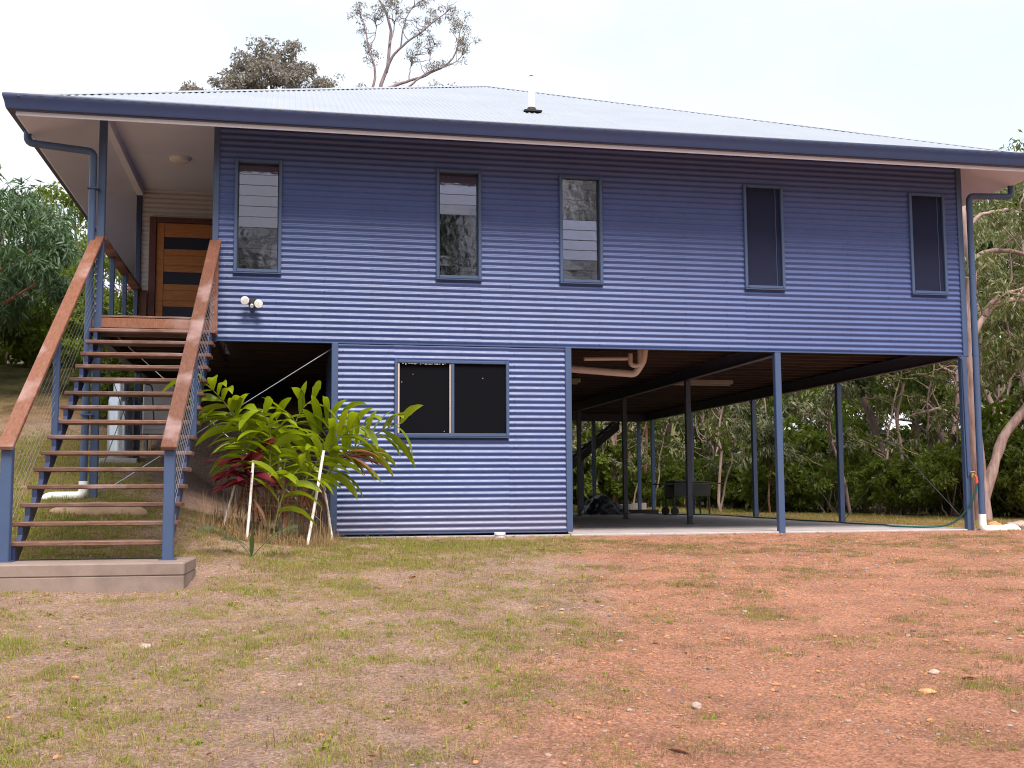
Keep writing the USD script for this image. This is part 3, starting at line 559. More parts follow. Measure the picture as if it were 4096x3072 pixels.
U, T, Zc, f = roof_sheet(RY0, RY1, RY0, RY1, HALF, 4); part('roof_plane', (np.stack([RX0 + T, U, Zc], 1), f[:, ::-1]), 'roof', house, smooth=True)
part('roof_plane', (np.stack([RX1 - T, U, Zc], 1), f), 'roof', house, smooth=True)
XA = (RX0 + RX1) / 2; APEX = np.array([XA, RY0 + HALF, RZ + TAN * HALF]); APEX2 = np.array([XA, RY1 - HALF, RZ + TAN * HALF])
def hipcap(a, b, n1, n2, w=0.15):
    a, b = np.array(a, float), np.array(b, float); d = (b - a) / np.linalg.norm(b - a); mb = MB()
    k = int(np.linalg.norm(b - a) / 0.108); ts = np.linspace(0, 1, 2 * k + 1)
    for n_ in (n1, n2):
        s = np.cross(d, n_); s /= np.linalg.norm(s)
        if s[2] > 0: s = -s
        c = a + (b - a) * ts[:, None] + np.array([0, 0, 0.017]); e = c + s * (w - 0.018 * (np.arange(len(ts)) % 2))[:, None] - np.array([0, 0, 0.006])
        v = np.vstack([c, e]); m = len(ts); f = np.array([[i, i + 1, m + i + 1, m + i] for i in range(m - 1)]); mb.add(v, f)
    return mb
nF, nB, nL, nR = (np.array(q, float) for q in ((0, -TAN, 1), (0, TAN, 1), (-TAN, 0, 1), (TAN, 0, 1)))
part('hip_cap', hipcap((RX0, RY0, RZ), APEX, nF, nL), 'roof', house); part('hip_cap', hipcap((RX1, RY0, RZ), APEX, nF, nR), 'roof', house)
part('hip_cap', hipcap((RX0, RY1, RZ), APEX2, nB, nL), 'roof', house); part('hip_cap', hipcap((RX1, RY1, RZ), APEX2, nB, nR), 'roof', house); part('hip_cap', hipcap(APEX, APEX2, nL, nR), 'roof', house)
vp = xpart('vent_pipe', house); VX, VY = 0.515, 1.03; VZ = RZ + TAN * (VY - RY0)
part('pipe', MB().tube([(VX, VY, VZ - 0.1), (VX, VY, VZ + 0.52)], 0.05, 14), 'pvc', vp, smooth=40)
part('cap', MB().tube([(VX, VY, VZ + 0.52), (VX, VY, VZ + 0.545)], 0.03, 10), 'black', vp)
part('flashing', MB().tube([(VX, VY, VZ - 0.05), (VX, VY, VZ + 0.03), (VX, VY, VZ + 0.07)], [0.11, 0.08, 0.055], 12).box((VX - 0.13, VY - 0.13, VZ - 0.02), (VX + 0.13, VY - 0.05, VZ - 0.0)), 'rubber', vp)

# downpipes
def bend(pts, r=0.06, n=5):
    pts = [np.array(p, float) for p in pts]; out = [pts[0]]
    for a, b, c in zip(pts[:-2], pts[1:-1], pts[2:]):
        u, w = (a - b) / np.linalg.norm(a - b), (c - b) / np.linalg.norm(c - b)
        p0, p2 = b + u * r, b + w * r
        for t in np.linspace(0, 1, n): out.append((1 - t) ** 2 * p0 + 2 * t * (1 - t) * b + t * t * p2)
    out.append(pts[-1]); return out
dp = xpart('downpipe', house); tag(dp, 'blue downpipe beside the porch post')
part('pipe', MB().tube(bend([(-6.06, -0.09, 5.0), (-6.06, -0.09, 4.845), (-5.285, -0.085, 4.775), (-5.292, -0.08, 0.70)], 0.07), 0.045, 14), 'trim', dp, smooth=50)
part('outlet_elbow', MB().tube(bend([(-5.292, -0.08, 0.71), (-5.292, -0.08, 0.535), (-5.70, -0.10, 0.53), (-5.79, -0.11, 0.38)], 0.07), 0.052, 14), 'pvc', dp, smooth=50)
part('pipe_clip', MB().box((-5.345, -0.145, 4.30), (-5.2, -0.02, 4.315)).box((-5.345, -0.145, 1.5), (-5.2, -0.02, 1.515)), 'trim', dp)
dp = xpart('downpipe', house); tag(dp, 'blue downpipe on the right corner of the house')
part('pipe', MB().tube(bend([(7.42, -0.085, 5.0), (7.42, -0.085, 4.80), (6.735, -0.085, 4.775), (6.722, -0.085, 0.20)], 0.07), 0.045, 14), 'trim', dp, smooth=50)
part('outlet_elbow', MB().tube(bend([(6.722, -0.085, 0.21), (6.722, -0.085, 0.0), (7.0, -0.16, 0.0), (7.14, -0.17, 0.03), (7.28, -0.15, -0.08)], 0.06), 0.053, 14), 'pvc', dp, smooth=50)
part('pipe_joint', MB().tube([(6.7335, -0.085, 3.62), (6.7332, -0.085, 3.67)], 0.048, 14).tube([(6.728, -0.085, 2.45), (6.7278, -0.085, 2.50)], 0.048, 14), 'trim', dp, smooth=50)

# floodlight
fl = xpart('floodlight', house)
part('mount', MB().tube([(-3.335, -0.01, 2.955), (-3.335, -0.06, 2.955)], 0.05, 16).box((-3.375, -0.12, 2.90), (-3.30, -0.055, 2.985), 0.01), 'black', fl, smooth=40)
part('sensor', MB().tube([(-3.345, -0.10, 2.905), (-3.345, -0.135, 2.885)], 0.022, 10), 'white', fl, smooth=40)
for (a, b) in (((-3.36, -0.07, 2.965), (-3.43, -0.17, 2.948)), ((-3.31, -0.07, 2.95), (-3.262, -0.17, 2.912))):
    a, b = np.array(a), np.array(b); d = np.array([0.02 if b[0] > -3.3 else -0.02, -0.09, -0.012]); d /= np.linalg.norm(d)
    part('lamp_head', MB().tube([b - d * 0.09, b - d * 0.06, b - d * 0.02, b], [0.02, 0.03, 0.052, 0.0575], 20), 'black', fl, smooth=40)
    part('lamp_lens', MB().tube([b + d * 0.0005, b + d * 0.008, b + d * 0.013], [0.055, 0.05, 0.02], 20), 'lamp', fl, smooth=40)

# plumbing and lights under the floor
pp = xpart('waste_pipe', house)
part('pipe', MB().tube(bend([(0.82, 1.15, 2.32), (2.05, 1.15, 2.245), (2.13, 1.0, 2.42), (2.14, 0.95, 2.6)], 0.06), 0.052, 14), 'cream_pvc', pp, smooth=50)
part('pipe', MB().tube(bend([(1.25, 1.0, 2.435), (1.95, 1.0, 2.455)], 0.04), 0.028, 12), 'cream_pvc', pp, smooth=50)
part('trap', MB().tube(bend([(1.93, 0.98, 2.52), (1.93, 0.98, 2.35), (2.07, 0.98, 2.35), (2.07, 0.98, 2.6)], 0.06), 0.034, 12), 'cream_pvc', pp, smooth=50)
part('pipe', MB().tube(bend([(1.02, 1.1, 2.62), (1.02, 1.1, 1.83), (0.83, 1.1, 1.82)], 0.09), 0.05, 14), 'cream_pvc', pp, smooth=50)
for (x0, x1, y) in ((4.0, 5.25, 5.3), (1.5, 2.35, 5.4)):
    part('light_batten', MB().box((x0, y - 0.05, 2.53), (x1, y + 0.05, 2.608), 0.008).box((x0 + 0.05, y - 0.02, 2.50), (x1 - 0.05, y + 0.02, 2.529), 0.006), 'batten', house)
part('conduit', MB().tube(bend([(6.50, -0.045, 2.43), (6.545, -0.045, 2.42), (6.56, -0.045, 0.74)], 0.05), 0.012, 8), 'trim', house)

# ---------------------------------------------------------------- front stairs
ST = thing('front_stairs', 'timber and blue steel stairs rising from the concrete pad to the porch', 'staircase', (-4.503, 0.0, 0.0), -2.4)
G, RS, ZTOP, YTOP = 0.2357, 0.17365, 2.555, -0.245
for q in range(15):
    z, y = ZTOP - RS * q, YTOP - G * q
    hw = 0.744 + rnd.uniform(-0.004, 0.004)
    part('tread', MB().box((-hw, y, z - 0.043), (hw, y + 0.262, z), 0.008), 'tread', ST)
slope = RS / G
for sx in (-1, 1):
    pts = []
    ylo, yhi = YTOP - G * 14.7, -0.02
    pts.append((ylo, ZTOP - RS * 15 - 0.005)); 
    low = lambda y: ZTOP - 0.043 + (y - YTOP) * slope - 0.235
    saw = []
    for q in range(14, -1, -1):
        z, y = ZTOP - RS * q - 0.044, YTOP - G * q
        saw += [(y + 0.012, z - 0.075 if q < 14 else z - 0.12), (y + 0.012, z), (y + 0.17, z)]
    poly = [(ylo + 0.04, -0.045)] + saw + [(-0.035, ZTOP - 0.03), (-0.035, low(-0.035))] + [(YTOP - G * 13.6, low(YTOP - G * 13.6)), (YTOP - G * 14.25, -0.045)]
    from shapely.geometry import Polygon
    pg = Polygon(poly).buffer(0)
    if pg.geom_type != 'Polygon': pg = max(pg.geoms, key=lambda g: g.area)
    t = trimesh.creation.extrude_polygon(pg, 0.045, engine='earcut'); v = t.vertices
    xs = 0.65 if sx > 0 else -0.695
    part('stringer', (np.stack([v[:, 2] + xs, v[:, 0], v[:, 1]], 1), t.faces), 'gutter', ST)
for xr, sgn in ((0.705, 1), (-0.712, -1)):
    za = 1.035; ya = -3.64
    rl = slope; rail_z = lambda y: 1.055 + (y + 3.66) * 0.742
    part('stair_post', MB().box((xr - 0.048, ya - 0.048, -0.062), (xr + 0.048, ya + 0.048, rail_z(ya) - 0.075), 0.007), 'trim', ST)
    part('base_plate', MB().box((xr - 0.075, ya - 0.075, -0.052), (xr + 0.075, ya + 0.075, -0.041)), 'trim', ST)
    ym = -1.93
    part('stair_post', MB().box((xr - 0.03, ym - 0.03, ZTOP + (ym - YTOP) * slope - 0.2), (xr + 0.03, ym + 0.03, rail_z(ym) - 0.03), 0.005), 'trim', ST)
    yb, yt = -3.76, 0.03 if sgn < 0 else -0.06
    v, f = cbox((xr - 0.072, 0, -0.045), (xr + 0.072, math.hypot(yt - yb, (yt - yb) * 0.742), 0.0), 0.007)
    a = math.atan(0.742); v = v @ rotx(a).T + [0, yb, rail_z(yb)]
    part('handrail', (v, f), 'rail', ST)
    if sgn > 0:
        part('timber_post', MB().box((xr - 0.05, -0.13, 2.50), (xr + 0.045, -0.062, rail_z(-0.1) - 0.04), 0.005), 'rail', ST)
    for q in range(8):
        zt = 2.80 + 0.093 * q; zb = zt - 0.742 * 3.52
        y1, y0_ = -0.10, -3.60
        if zb < 0.03: y0_ = -0.10 - (zt - 0.05) / 0.742; 
        zlow = zt + 0.742 * (y0_ - y1)
        part('cable', MB().tube([(xr + 0.0, y1 + (0.0 if sgn < 0 else 0.03), zt + 0.012), (xr, y0_, zlow)], 0.0012 if sgn < 0 else 0.002, 5, False), 'wire', ST)
    fe = MB()
    for q in range(8):
        zt = 2.80 + 0.093 * q; yy = -0.10 if sgn > 0 else -0.04
        fe.tube([(xr + 0.0, yy - 0.05, zt - 0.025), (xr, yy + 0.0, zt + 0.01)], 0.0075, 6)
    part('cable_ferrule', fe, 'wire', ST, kind='stuff')

pad = thing('concrete_pad', 'concrete pad at the foot of the front stairs', 'concrete pad', (-4.503, 0, 0), -2.4)
part('upper_pour', MB().box((-1.15, -4.06, -0.165), (0.905, -3.16, -0.05), 0.012), 'pad', pad)
part('lower_pour', MB().box((-1.15, -4.057, -0.50), (0.902, -3.163, -0.1655), 0.006), 'pad', pad)

# ---------------------------------------------------------------- things round the house
gb = thing('gas_bottle', 'tall silver gas bottle standing behind the stairs', 'gas bottle', (-5.36, 3.45, gh(-5.36, 3.45) - 0.02))
zb = 1.085 - (gh(-5.36, 3.45) - 0.02)
bd = trimesh.creation.revolve([[0, zb], [0.17, zb], [0.185, zb + 0.03], [0.187, zb + 0.12], [0.187, zb + 0.84], [0.183, zb + 0.89], [0.170, zb + 0.94], [0.148, zb + 0.985], [0.118, zb + 1.015], [0, zb + 1.035]], sections=36)
part('cylinder', (bd.vertices, bd.faces), 'silver', gb, smooth=40)
cg = trimesh.creation.revolve([[0.112, zb + 0.99], [0.118, zb + 0.99], [0.118, zb + 1.20], [0.126, zb + 1.21], [0.116, zb + 1.215], [0.108, zb + 1.2]], sections=30)
part('collar', (cg.vertices, cg.faces), 'silver', gb, smooth=40)
part('valve', MB().tube([(0, 0, zb + 1.0), (0, 0, zb + 1.12)], 0.022, 8).tube([(-0.05, 0, zb + 1.12), (0.05, 0, zb + 1.12)], 0.012, 8), 'hose', gb)
part('plinth', MB().box((-0.26, -0.24, zb - 0.30), (0.28, 0.26, zb - 0.001), 0.01), 'block', gb)
part('hose', MB().tube(bend([(0.04, 0, zb + 1.12), (0.15, 0.05, zb + 1.18), (0.42, 0.2, zb + 1.14), (0.45, 0.3, zb + 0.6)], 0.06), 0.012, 7), 'hose', gb)
hw_ = thing('water_heater', 'grey box water heater mounted beside the silver gas bottle', 'water heater', (-4.85, 4.05, 1.45))
part('casing', MB().box((-0.25, -0.13, 0.03), (0.22, 0.12, 0.86), 0.012), 'greybox', hw_)
part('front_panel', MB().box((-0.235, -0.142, 0.10), (0.205, -0.131, 0.84), 0.004), 'greybox', hw_)
for x in (-0.17, -0.12, 0.06): part('pipe', MB().tube([(x, -0.11, -0.35), (x, -0.11, 0.05)], 0.011, 7), 'hose' if x < -0.14 else 'brass', hw_)
part('leg', MB().box((-0.23, -0.08, -0.5), (-0.19, 0.08, 0.03)), 'block', hw_); part('leg', MB().box((0.16, -0.08, -0.5), (0.2, 0.08, 0.03)), 'block', hw_)
fp = thing('footing', 'pale concrete footing half buried in the slope behind the stairs', 'footing', (-5.0, -0.85, gh(-5.0, -0.85) - 0.005))
fv = trimesh.creation.icosphere(3); fv.apply_scale([0.55, 0.15, 0.13]); part('concrete', (fv.vertices + 0.02 * (meshkit.fbm(fv.vertices * 6, 3, 2)[:, None] - .5), fv.faces), 'footing', fp, smooth=True)

dcap = thing('drain_cap', 'round white capped drain pipe in the soil below the lower window', 'drain cap', (-0.228, -0.30, -0.06))
part('pipe', MB().tube([(0, 0, -0.1), (0, 0, 0.075)], 0.066, 20), 'greybox', dcap, smooth=40)
part('cap', MB().tube([(0, 0, 0.0755), (0, 0, 0.098), (0, 0, 0.106)], [0.074, 0.073, 0.06], 20), 'cream_pvc' if 0 else 'white', dcap, smooth=40)

bq = thing('barbecue', 'black flat topped trolley barbecue standing under the house', 'barbecue', (6.25, 10.7, 0.0), 6)
part('hotplate_box', MB().box((-0.42, -0.26, 0.43), (0.52, 0.26, 0.74), 0.01), 'black', bq)
part('lid', MB().box((-0.40, -0.25, 0.742), (-0.1, 0.25, 0.80), 0.012).box((-0.095, -0.25, 0.742), (0.5, 0.25, 0.775), 0.01), 'black', bq)
part('side_shelf', MB().box((-0.72, -0.24, 0.70), (-0.423, 0.24, 0.725), 0.004), 'black', bq); part('side_shelf', MB().box((0.523, -0.24, 0.715), (0.86, 0.24, 0.74), 0.004), 'black', bq)
for x in (-0.40, 0.49):
    for y in (-0.23, 0.23): part('leg', MB().box((x - 0.016, y - 0.016, 0.02 if x > 0 else 0.1), (x + 0.016, y + 0.016, 0.43)), 'black', bq)
for y in (-0.25, 0.25): part('wheel', MB().tube([(-0.40, y - 0.02, 0.095), (-0.40, y + 0.02, 0.095)], 0.095, 16), 'rubber', bq, smooth=40)
part('gas_hose', MB().tube([(-0.3, -0.1, 0.44), (-0.28, -0.12, 0.28), (-0.2, -0.14, 0.2), (-0.1, -0.14, 0.24), (-0.05, -0.1, 0.42)], 0.01, 6), 'rubber', bq, smooth=True)
part('regulator', MB().tube([(-0.1, -0.13, 0.25), (-0.1, -0.13, 0.38)], 0.028, 10), 'brass', bq, smooth=40)

tv = trimesh.creation.icosphere(4); v = tv.vertices.copy(); v[:, 2] = np.maximum(v[:, 2], -0.02)
fold = meshkit.fbm(v * 2.6 + 5, 4, 3) - 0.5
v = v * (1 + 0.55 * fold[:, None]); v[:, 0] *= 0.50; v[:, 1] *= 0.55; v[:, 2] = np.maximum(v[:, 2], 0) * (0.44 - 0.12 * (v[:, :1][:, 0] > 0.1)); v[:, 0] += 0.25 * (0.4 - v[:, 2]) * (v[:, 0] > 0)
tp_ = thing('tarp_heap', 'dark crumpled tarpaulin heaped on the slab under the house', 'tarpaulin', (4.72, 12.3, 0.003)); part('tarpaulin', (v, tv.faces), 'tarp', tp_, smooth=True)
for q, (x, y, rz, lab) in enumerate(((6.33, 15.9, 4, 'left of two concrete blocks on the ground behind the house'), (6.78, 15.95, -8, 'right pale concrete block on the ground behind the house'))):
    cb = thing('concrete_block', lab, 'concrete block', (x, y, gh(x, y) - 0.01), rz)
    b = MB(); b.box((-0.2, -0.1, 0), (0.2, -0.07, 0.2)).box((-0.2, 0.07, 0), (0.2, 0.1, 0.2))
    for a in (-0.2, -0.015, 0.17): b.box((a, -0.0695, 0), (a + 0.03, 0.0695, 0.2))
    part('block_shell', b, 'block', cb)
    part('capping', MB().box((-0.2, -0.1, 0.201), (0.2, 0.1, 0.27 if q else 0.24)), 'block', cb)
bm = thing('timber_beam', 'short dark timber lying on the slab edge by the tarpaulin', 'timber', (5.55, 12.9, 0.0), -4); part('beam', MB().box((-0.75, -0.06, 0), (0.75, 0.06, 0.1), 0.01), 'joist', bm)

tapx = thing('garden_tap', 'brass garden tap with red hose fitting on the corner post', 'tap', (6.60, -0.05, 0.72))
part('riser', MB().tube([(0, -0.02, -0.75), (0, -0.02, 0.02)], 0.011, 8), 'rustwire', tapx)
part('body', MB().tube([(0, -0.02, 0.0), (0.015, -0.02, 0.06)], 0.019, 8).tube([(0.01, 0.02, 0.03), (0.012, -0.09, 0.025)], 0.014, 8), 'brass', tapx, smooth=40)
part('handle', MB().box((-0.03, -0.035, 0.075), (0.045, -0.01, 0.092), 0.004), 'brass', tapx)
part('connector', MB().tube([(0.02, -0.085, 0.02), (0.025, -0.09, -0.075)], 0.021, 10), 'redplastic', tapx, smooth=40)
hs = [(6.62, -0.14, 0.63), (6.60, -0.10, 0.45), (6.52, 0.0, 0.25), (6.40, 0.15, 0.08), (6.2, 0.32, 0.025), (5.95, 0.5, 0.022), (5.9, 0.9, 0.022), (6.1, 1.5, 0.022), (6.05, 2.3, 0.022), (6.2, 3.2, 0.022), (6.15, 4.3, 0.022), (6.3, 5.6, 0.022), (6.35, 7.2, 0.022), (6.5, 8.8, 0.022), (6.3, 10.0, 0.022), (5.8, 11.0, 0.022), (5.6, 11.8, 0.022)]
from scipy.interpolate import splprep, splev
tck, _ = splprep(np.array(hs).T, s=0.0); cu = np.array(splev(np.linspace(0, 1, 140), tck)).T; cu[:, 2] = np.maximum(cu[:, 2], 0.016)
hz = thing('garden_hose', 'dark green garden hose trailing from the tap along the slab', 'hose'); part('hose', MB().tube(cu, 0.014, 7), 'hose', hz, smooth=True)

def rock(name, label, x, y, s, m, seed, flat=0.55, grp=None, sink=0.25):
    t = trimesh.creation.icosphere(2); v = t.vertices * (1 + 0.75 * (meshkit.fbm(t.vertices * 1.7 + seed * 3.1, 3, seed) - 0.5)[:, None]); v = v * [s, s * 0.8, s * flat]
    o = thing(name, label, 'rock', (x, y, gh(x, y) + s * flat * (0.6 - sink)), seed * 47 % 360, grp); part('stone', (v, t.faces), m, o, smooth=50); return o
rock('rock', 'large pale orange rock at the right edge beyond the white drain pipe', 7.52, 0.25, 0.17, 'rock', 3)
rock('rock', 'orange clay lump on the soil behind the white drain pipe', 7.12, 0.25, 0.14, 'rockorange', 5, 0.6)
rock('rock', 'flat orange stone on the red soil near the bottom right', 0.72, -8.5, 0.050, 'rockorange', 7, 0.4)
rock('rock', 'pale pointed stone on red soil above the flat orange stone', 0.98, -8.15, 0.035, 'rock', 8, 0.6)
rock('rock', 'greenish round stone on red soil at the bottom centre right', -0.72, -8.62, 0.032, 'rock', 9, 0.7)
rock('rock', 'white stone alone on the pale soil left of centre', -3.8, -6.6, 0.045, 'rock', 10, 0.5)
rock('rock', 'grey white stone in the grass near the left edge', -4.6, -7.9, 0.040, 'rockgrey', 11, 0.5)

# ---------------------------------------------------------------- plants
def blade(base, d, L, W, droop, seed, n=9, fold=0.28, twist=0.0, wave=0.0):
    """one long leaf, folded along its midrib"""
    rg_ = np.random.default_rng(seed)
    d = np.array(d, float); d /= np.linalg.norm(d); p = np.array(base, float); pts, dirs = [p.copy()], []
    st = L / (n - 1)
    for i in range(n - 1):
        d = d + np.array([0, 0, -droop / (n - 1)]); d /= np.linalg.norm(d); p = p + d * st; pts.append(p.copy()); dirs.append(d.copy())
    dirs.append(dirs[-1]); pts, dirs = np.array(pts), np.array(dirs)
    t = np.linspace(0, 1, n); wv = W * np.clip(np.sin(np.pi * np.clip(t * 0.94 + 0.05, 0, 1)) ** 0.75, 0.02, 1) * np.where(t > 0.97, 0.1, 1)
    side = np.cross(dirs, [0, 0, 1.0]); side /= np.linalg.norm(side, axis=1, keepdims=True) + 1e-9
    c, s = math.cos(twist), math.sin(twist); nrm = np.cross(side, dirs); side2 = side * c + nrm * s; nrm2 = np.cross(side2, dirs)
    ed = 1 + wave * rg_.standard_normal(n)
    l = pts + side2 * (wv * ed)[:, None] * 0.5 + nrm2 * (wv * fold)[:, None] * 0.5; r = pts - side2 * (wv * ed[::-1])[:, None] * 0.5 + nrm2 * (wv * fold)[:, None] * 0.5
    v = np.vstack([l, pts, r]); f = []
    for i in range(n - 1): f += [[i, i + 1, n + i + 1, n + i], [n + i, n + i + 1, 2 * n + i + 1, 2 * n + i]]
    return v, np.array(f)

GC = np.array([-2.95, -0.85, gh(-2.95, -0.85)])
gp = thing('ginger_plant', 'leafy yellow green ginger clump with arching stems in front of the dark opening', 'plant')
STEMS = [([-3.25, -0.8], [(-3.28, -0.82, 0.7), (-3.42, -0.95, 1.3), (-3.72, -1.1, 1.72), (-3.92, -1.2, 1.88)]),
         ([-3.1, -0.95], [(-3.09, -1.0, 0.6), (-3.08, -1.05, 1.0), (-3.12, -1.1, 1.40), (-3.2, -1.15, 1.5)]),
         ([-2.95, -0.7], [(-2.93, -0.7, 0.8), (-2.82, -0.7, 1.3), (-2.72, -0.72, 1.55), (-2.60, -0.75, 1.66)]),
         ([-2.88, -0.95], [(-2.72, -1.0, 0.6), (-2.52, -1.05, 0.95), (-2.25, -1.1, 1.22), (-2.0, -1.15, 1.36)]),
         ([-2.75, -0.8], [(-2.55, -0.85, 0.6), (-2.25, -0.9, 0.95), (-1.9, -0.92, 1.22), (-1.55, -0.95, 1.38)]),
         ([-3.0, -0.6], [(-3.0, -0.6, 0.7), (-2.98, -0.55, 1.1), (-3.0, -0.55, 1.38), (-3.05, -0.55, 1.5)]),
         ([-3.2, -0.7], [(-3.25, -0.7, 0.7), (-3.35, -0.72, 1.15), (-3.48, -0.78, 1.45), (-3.6, -0.85, 1.58)]),
         ([-2.85, -0.65], [(-2.75, -0.65, 0.7), (-2.6, -0.68, 1.1), (-2.42, -0.72, 1.38), (-2.25, -0.76, 1.48)]),
         ([-3.05, -1.05], [(-2.98, -1.12, 0.35), (-2.9, -1.18, 0.6), (-2.8, -1.22, 0.78), (-2.72, -1.24, 0.85)])]
rg = np.random.default_rng(12)
for si, (b, ps) in enumerate(STEMS):
    pts = np.array([[b[0], b[1], gh(*b) - 0.03]] + ps); tck, _ = splprep(pts.T, s=0, k=3); u = np.linspace(0, 1, 26); c = np.array(splev(u, tck)).T; dc = np.array(splev(u, tck, der=1)).T; dc /= np.linalg.norm(dc, axis=1, keepdims=True)
    part('stem', MB().tube(c, np.linspace(0.013, 0.006, 26), 7), 'stem', gp, smooth=True)
    nl = 20 if si != 8 else 8
    for q in range(nl):
        t = (0.46 if si != 8 else 0.4) + (0.54 if si != 8 else 0.6) * q / (nl - 1); i = min(25, int(t * 25)); ax = dc[i]
        sd = np.cross(ax, [0.15, 1.0, 0.35]); sd /= np.linalg.norm(sd); s = 1 if q % 2 else -1
        d = ax * 0.75 + s * sd * rg.uniform(0.6, 0.95) + rg.normal(0, 0.12, 3) + np.array([0, -0.25, 0.10])
        L = rg.uniform(0.42, 0.62) * (1.0 if q < nl - 3 else 0.85)
        part('leaf', blade(c[i], d, L, rg.uniform(0.085, 0.115), rg.uniform(0.9, 1.9), 100 * si + q, twist=rg.normal(0, 0.5), wave=0.07), 'leaf_ginger', gp, smooth=True)
for q in range(80):                                                # withered leaves hanging on the stems
    if q < 11: base = np.array([-2.28, -1.1, 0.98]) + rg.normal(0, 0.03, 3); d = np.array([0.9, -0.2, rg.uniform(-0.1, 0.65)]); L = rg.uniform(0.3, 0.62)
    else: base = np.array([rg.uniform(-3.4, -2.5), rg.uniform(-1.1, -0.7), rg.uniform(0.35, 0.8)]); d = np.array([rg.normal(0, 0.5), rg.normal(-0.3, 0.3), -0.6]); L = rg.uniform(0.25, 0.45)
    part('dry_leaf', blade(base, d, L, rg.uniform(0.022, 0.05), rg.uniform(0.6, 1.4), 900 + q, n=7, fold=0.9, twist=rg.normal(0, 0.8), wave=0.2), 'dry', gp, smooth=True)
cp = thing('cordyline_plant', 'dark red broad leaved plant beside the ginger clump', 'plant')
cb_ = np.array([-3.28, -0.95, gh(-3.28, -0.95)])
part('stem', MB().tube([cb_ - [0, 0, 0.03], cb_ + [0.02, 0, 0.35], cb_ + [-0.02, 0, 0.66]], 0.014, 7), 'bark_brown', cp, smooth=True)
for q in range(26):
    a = q * 2.4; el = rg.uniform(0.15, 1.0); d = np.array([math.cos(a) * math.cos(el) - 0.25, math.sin(a) * math.cos(el) * 0.7 - 0.2, math.sin(el)])
    part('leaf', blade(cb_ + [-0.05, -0.03, 0.56 + 0.013 * q], d, rg.uniform(0.36, 0.54), rg.uniform(0.085, 0.12), rg.uniform(0.7, 1.4), 1300 + q, twist=rg.normal(0, 0.4)), 'leaf_red', cp, smooth=True)

STAKES = [((-3.64, -0.90, 0.05), (-3.46, -0.88, 0.735), 'short leaning grey stake at the left of the plant guard', 0.013), ((-3.33, -1.15, 0.0), (-3.27, -1.1, 0.93), 'tall white stake at the front left of the ginger clump', 0.0165),
          ((-2.97, -0.55, 0.1), (-2.97, -0.52, 1.26), 'white stake standing upright behind the ginger leaves', 0.0165), ((-2.66, -1.25, -0.12), (-2.47, -1.15, 1.045), 'tall pale stake leaning right in front of the ginger clump', 0.0175),
          ((-2.335, -0.75, -0.08), (-2.475, -0.72, 0.79), 'white stake leaning left beside the lower wall corner', 0.0145)]
for a, b, lab, r in STAKES:
    s = thing('garden_stake', lab, 'stake', a); b = np.array(b) - np.array(a); b0 = -0.14 * b / np.linalg.norm(b); part('rod', MB().tube([b0, b * 0.5 + [0.004, 0, 0], b], r, 10), 'stake', s, smooth=40)
wn = thing('wire_netting', 'sagging wire netting fixed round the garden stakes', 'netting')
ring = np.array([(-3.60, -0.92), (-3.33, -1.17), (-2.98, -1.26), (-2.66, -1.27), (-2.36, -0.78), (-2.6, -0.55), (-2.97, -0.5), (-3.4, -0.6), (-3.60, -0.92)])
rl_ = np.concatenate([[0], np.cumsum(np.linalg.norm(np.diff(ring, axis=0), axis=1))]); net = MB(); tot = rl_[-1]
def rp(s): s = np.asarray(s) % tot; return np.stack([np.interp(s, rl_, ring[:, 0]), np.interp(s, rl_, ring[:, 1])], -1)
for q in range(14):
    s = np.linspace(0, tot, 60); xy = rp(s); z = height(xy[:, 0], xy[:, 1]) + 0.04 + 0.048 * q + 0.012 * np.sin(s * 9 + q)
    net.tube(np.column_stack([xy, z]), 0.0006 if q not in (0, 8, 13) else 0.0012, 3, False)
for s in np.arange(0, tot, 0.052):
    xy = rp(s + 0.02 * np.sin(np.arange(5))); g0 = height(xy[:, 0], xy[:, 1]); net.tube(np.column_stack([xy, g0 + np.linspace(0.02, 0.68, 5)]), 0.0006, 3, False)
part('wire_mesh', net, 'rustwire', wn)
# dry grass and litter at the foot of the clump
def tuft(seed, n, h, spread, w, lean=0.6):
    r_ = np.random.default_rng(seed); mb = MB()
    for i in range(n):
        a = r_.uniform(0, 2 * np.pi); b = np.array([r_.normal(0, spread), r_.normal(0, spread), -0.01]); L = h * r_.uniform(0.5, 1.15); ln = abs(r_.normal(0, lean))
        d = np.array([math.cos(a), math.sin(a), 0]); s = np.array([-math.sin(a), math.cos(a), 0]) * w * r_.uniform(0.6, 1.3)
        p1 = b + np.array([0, 0, L * 0.55]) + d * ln * L * 0.3; p2 = b + np.array([0, 0, L * max(0.25, 1 - ln * 0.6)]) + d * ln * L
        mb.add(np.array([b - s, b + s, p1 + s * 0.7, p1 - s * 0.7, p2]), [[0, 1, 2], [0, 2, 3], [3, 2, 4]])
    return mb
lit = MB()
for q in range(420):
    x, y = rg.uniform(-3.75, -2.3), rg.uniform(-1.35, -0.35); v, f = tuft(3000 + q, 7, rg.uniform(0.08, 0.26), 0.03, 0.0035, 0.8).mesh(); lit.add(v + [x, y, gh(x, y)], f)
for q in range(60):
    x, y = rg.uniform(-3.85, -2.4), rg.uniform(-1.2, -0.6); v, f = tuft(5000 + q, 4, rg.uniform(0.4, 0.72), 0.03, 0.0032, 0.5).mesh(); lit.add(v + [x, y, gh(x, y)], f)
dg = part('dry_grass', lit, 'straw', None); tag(dg, 'tangle of dry straw grass under the ginger clump', 'dry grass', kind='stuff')

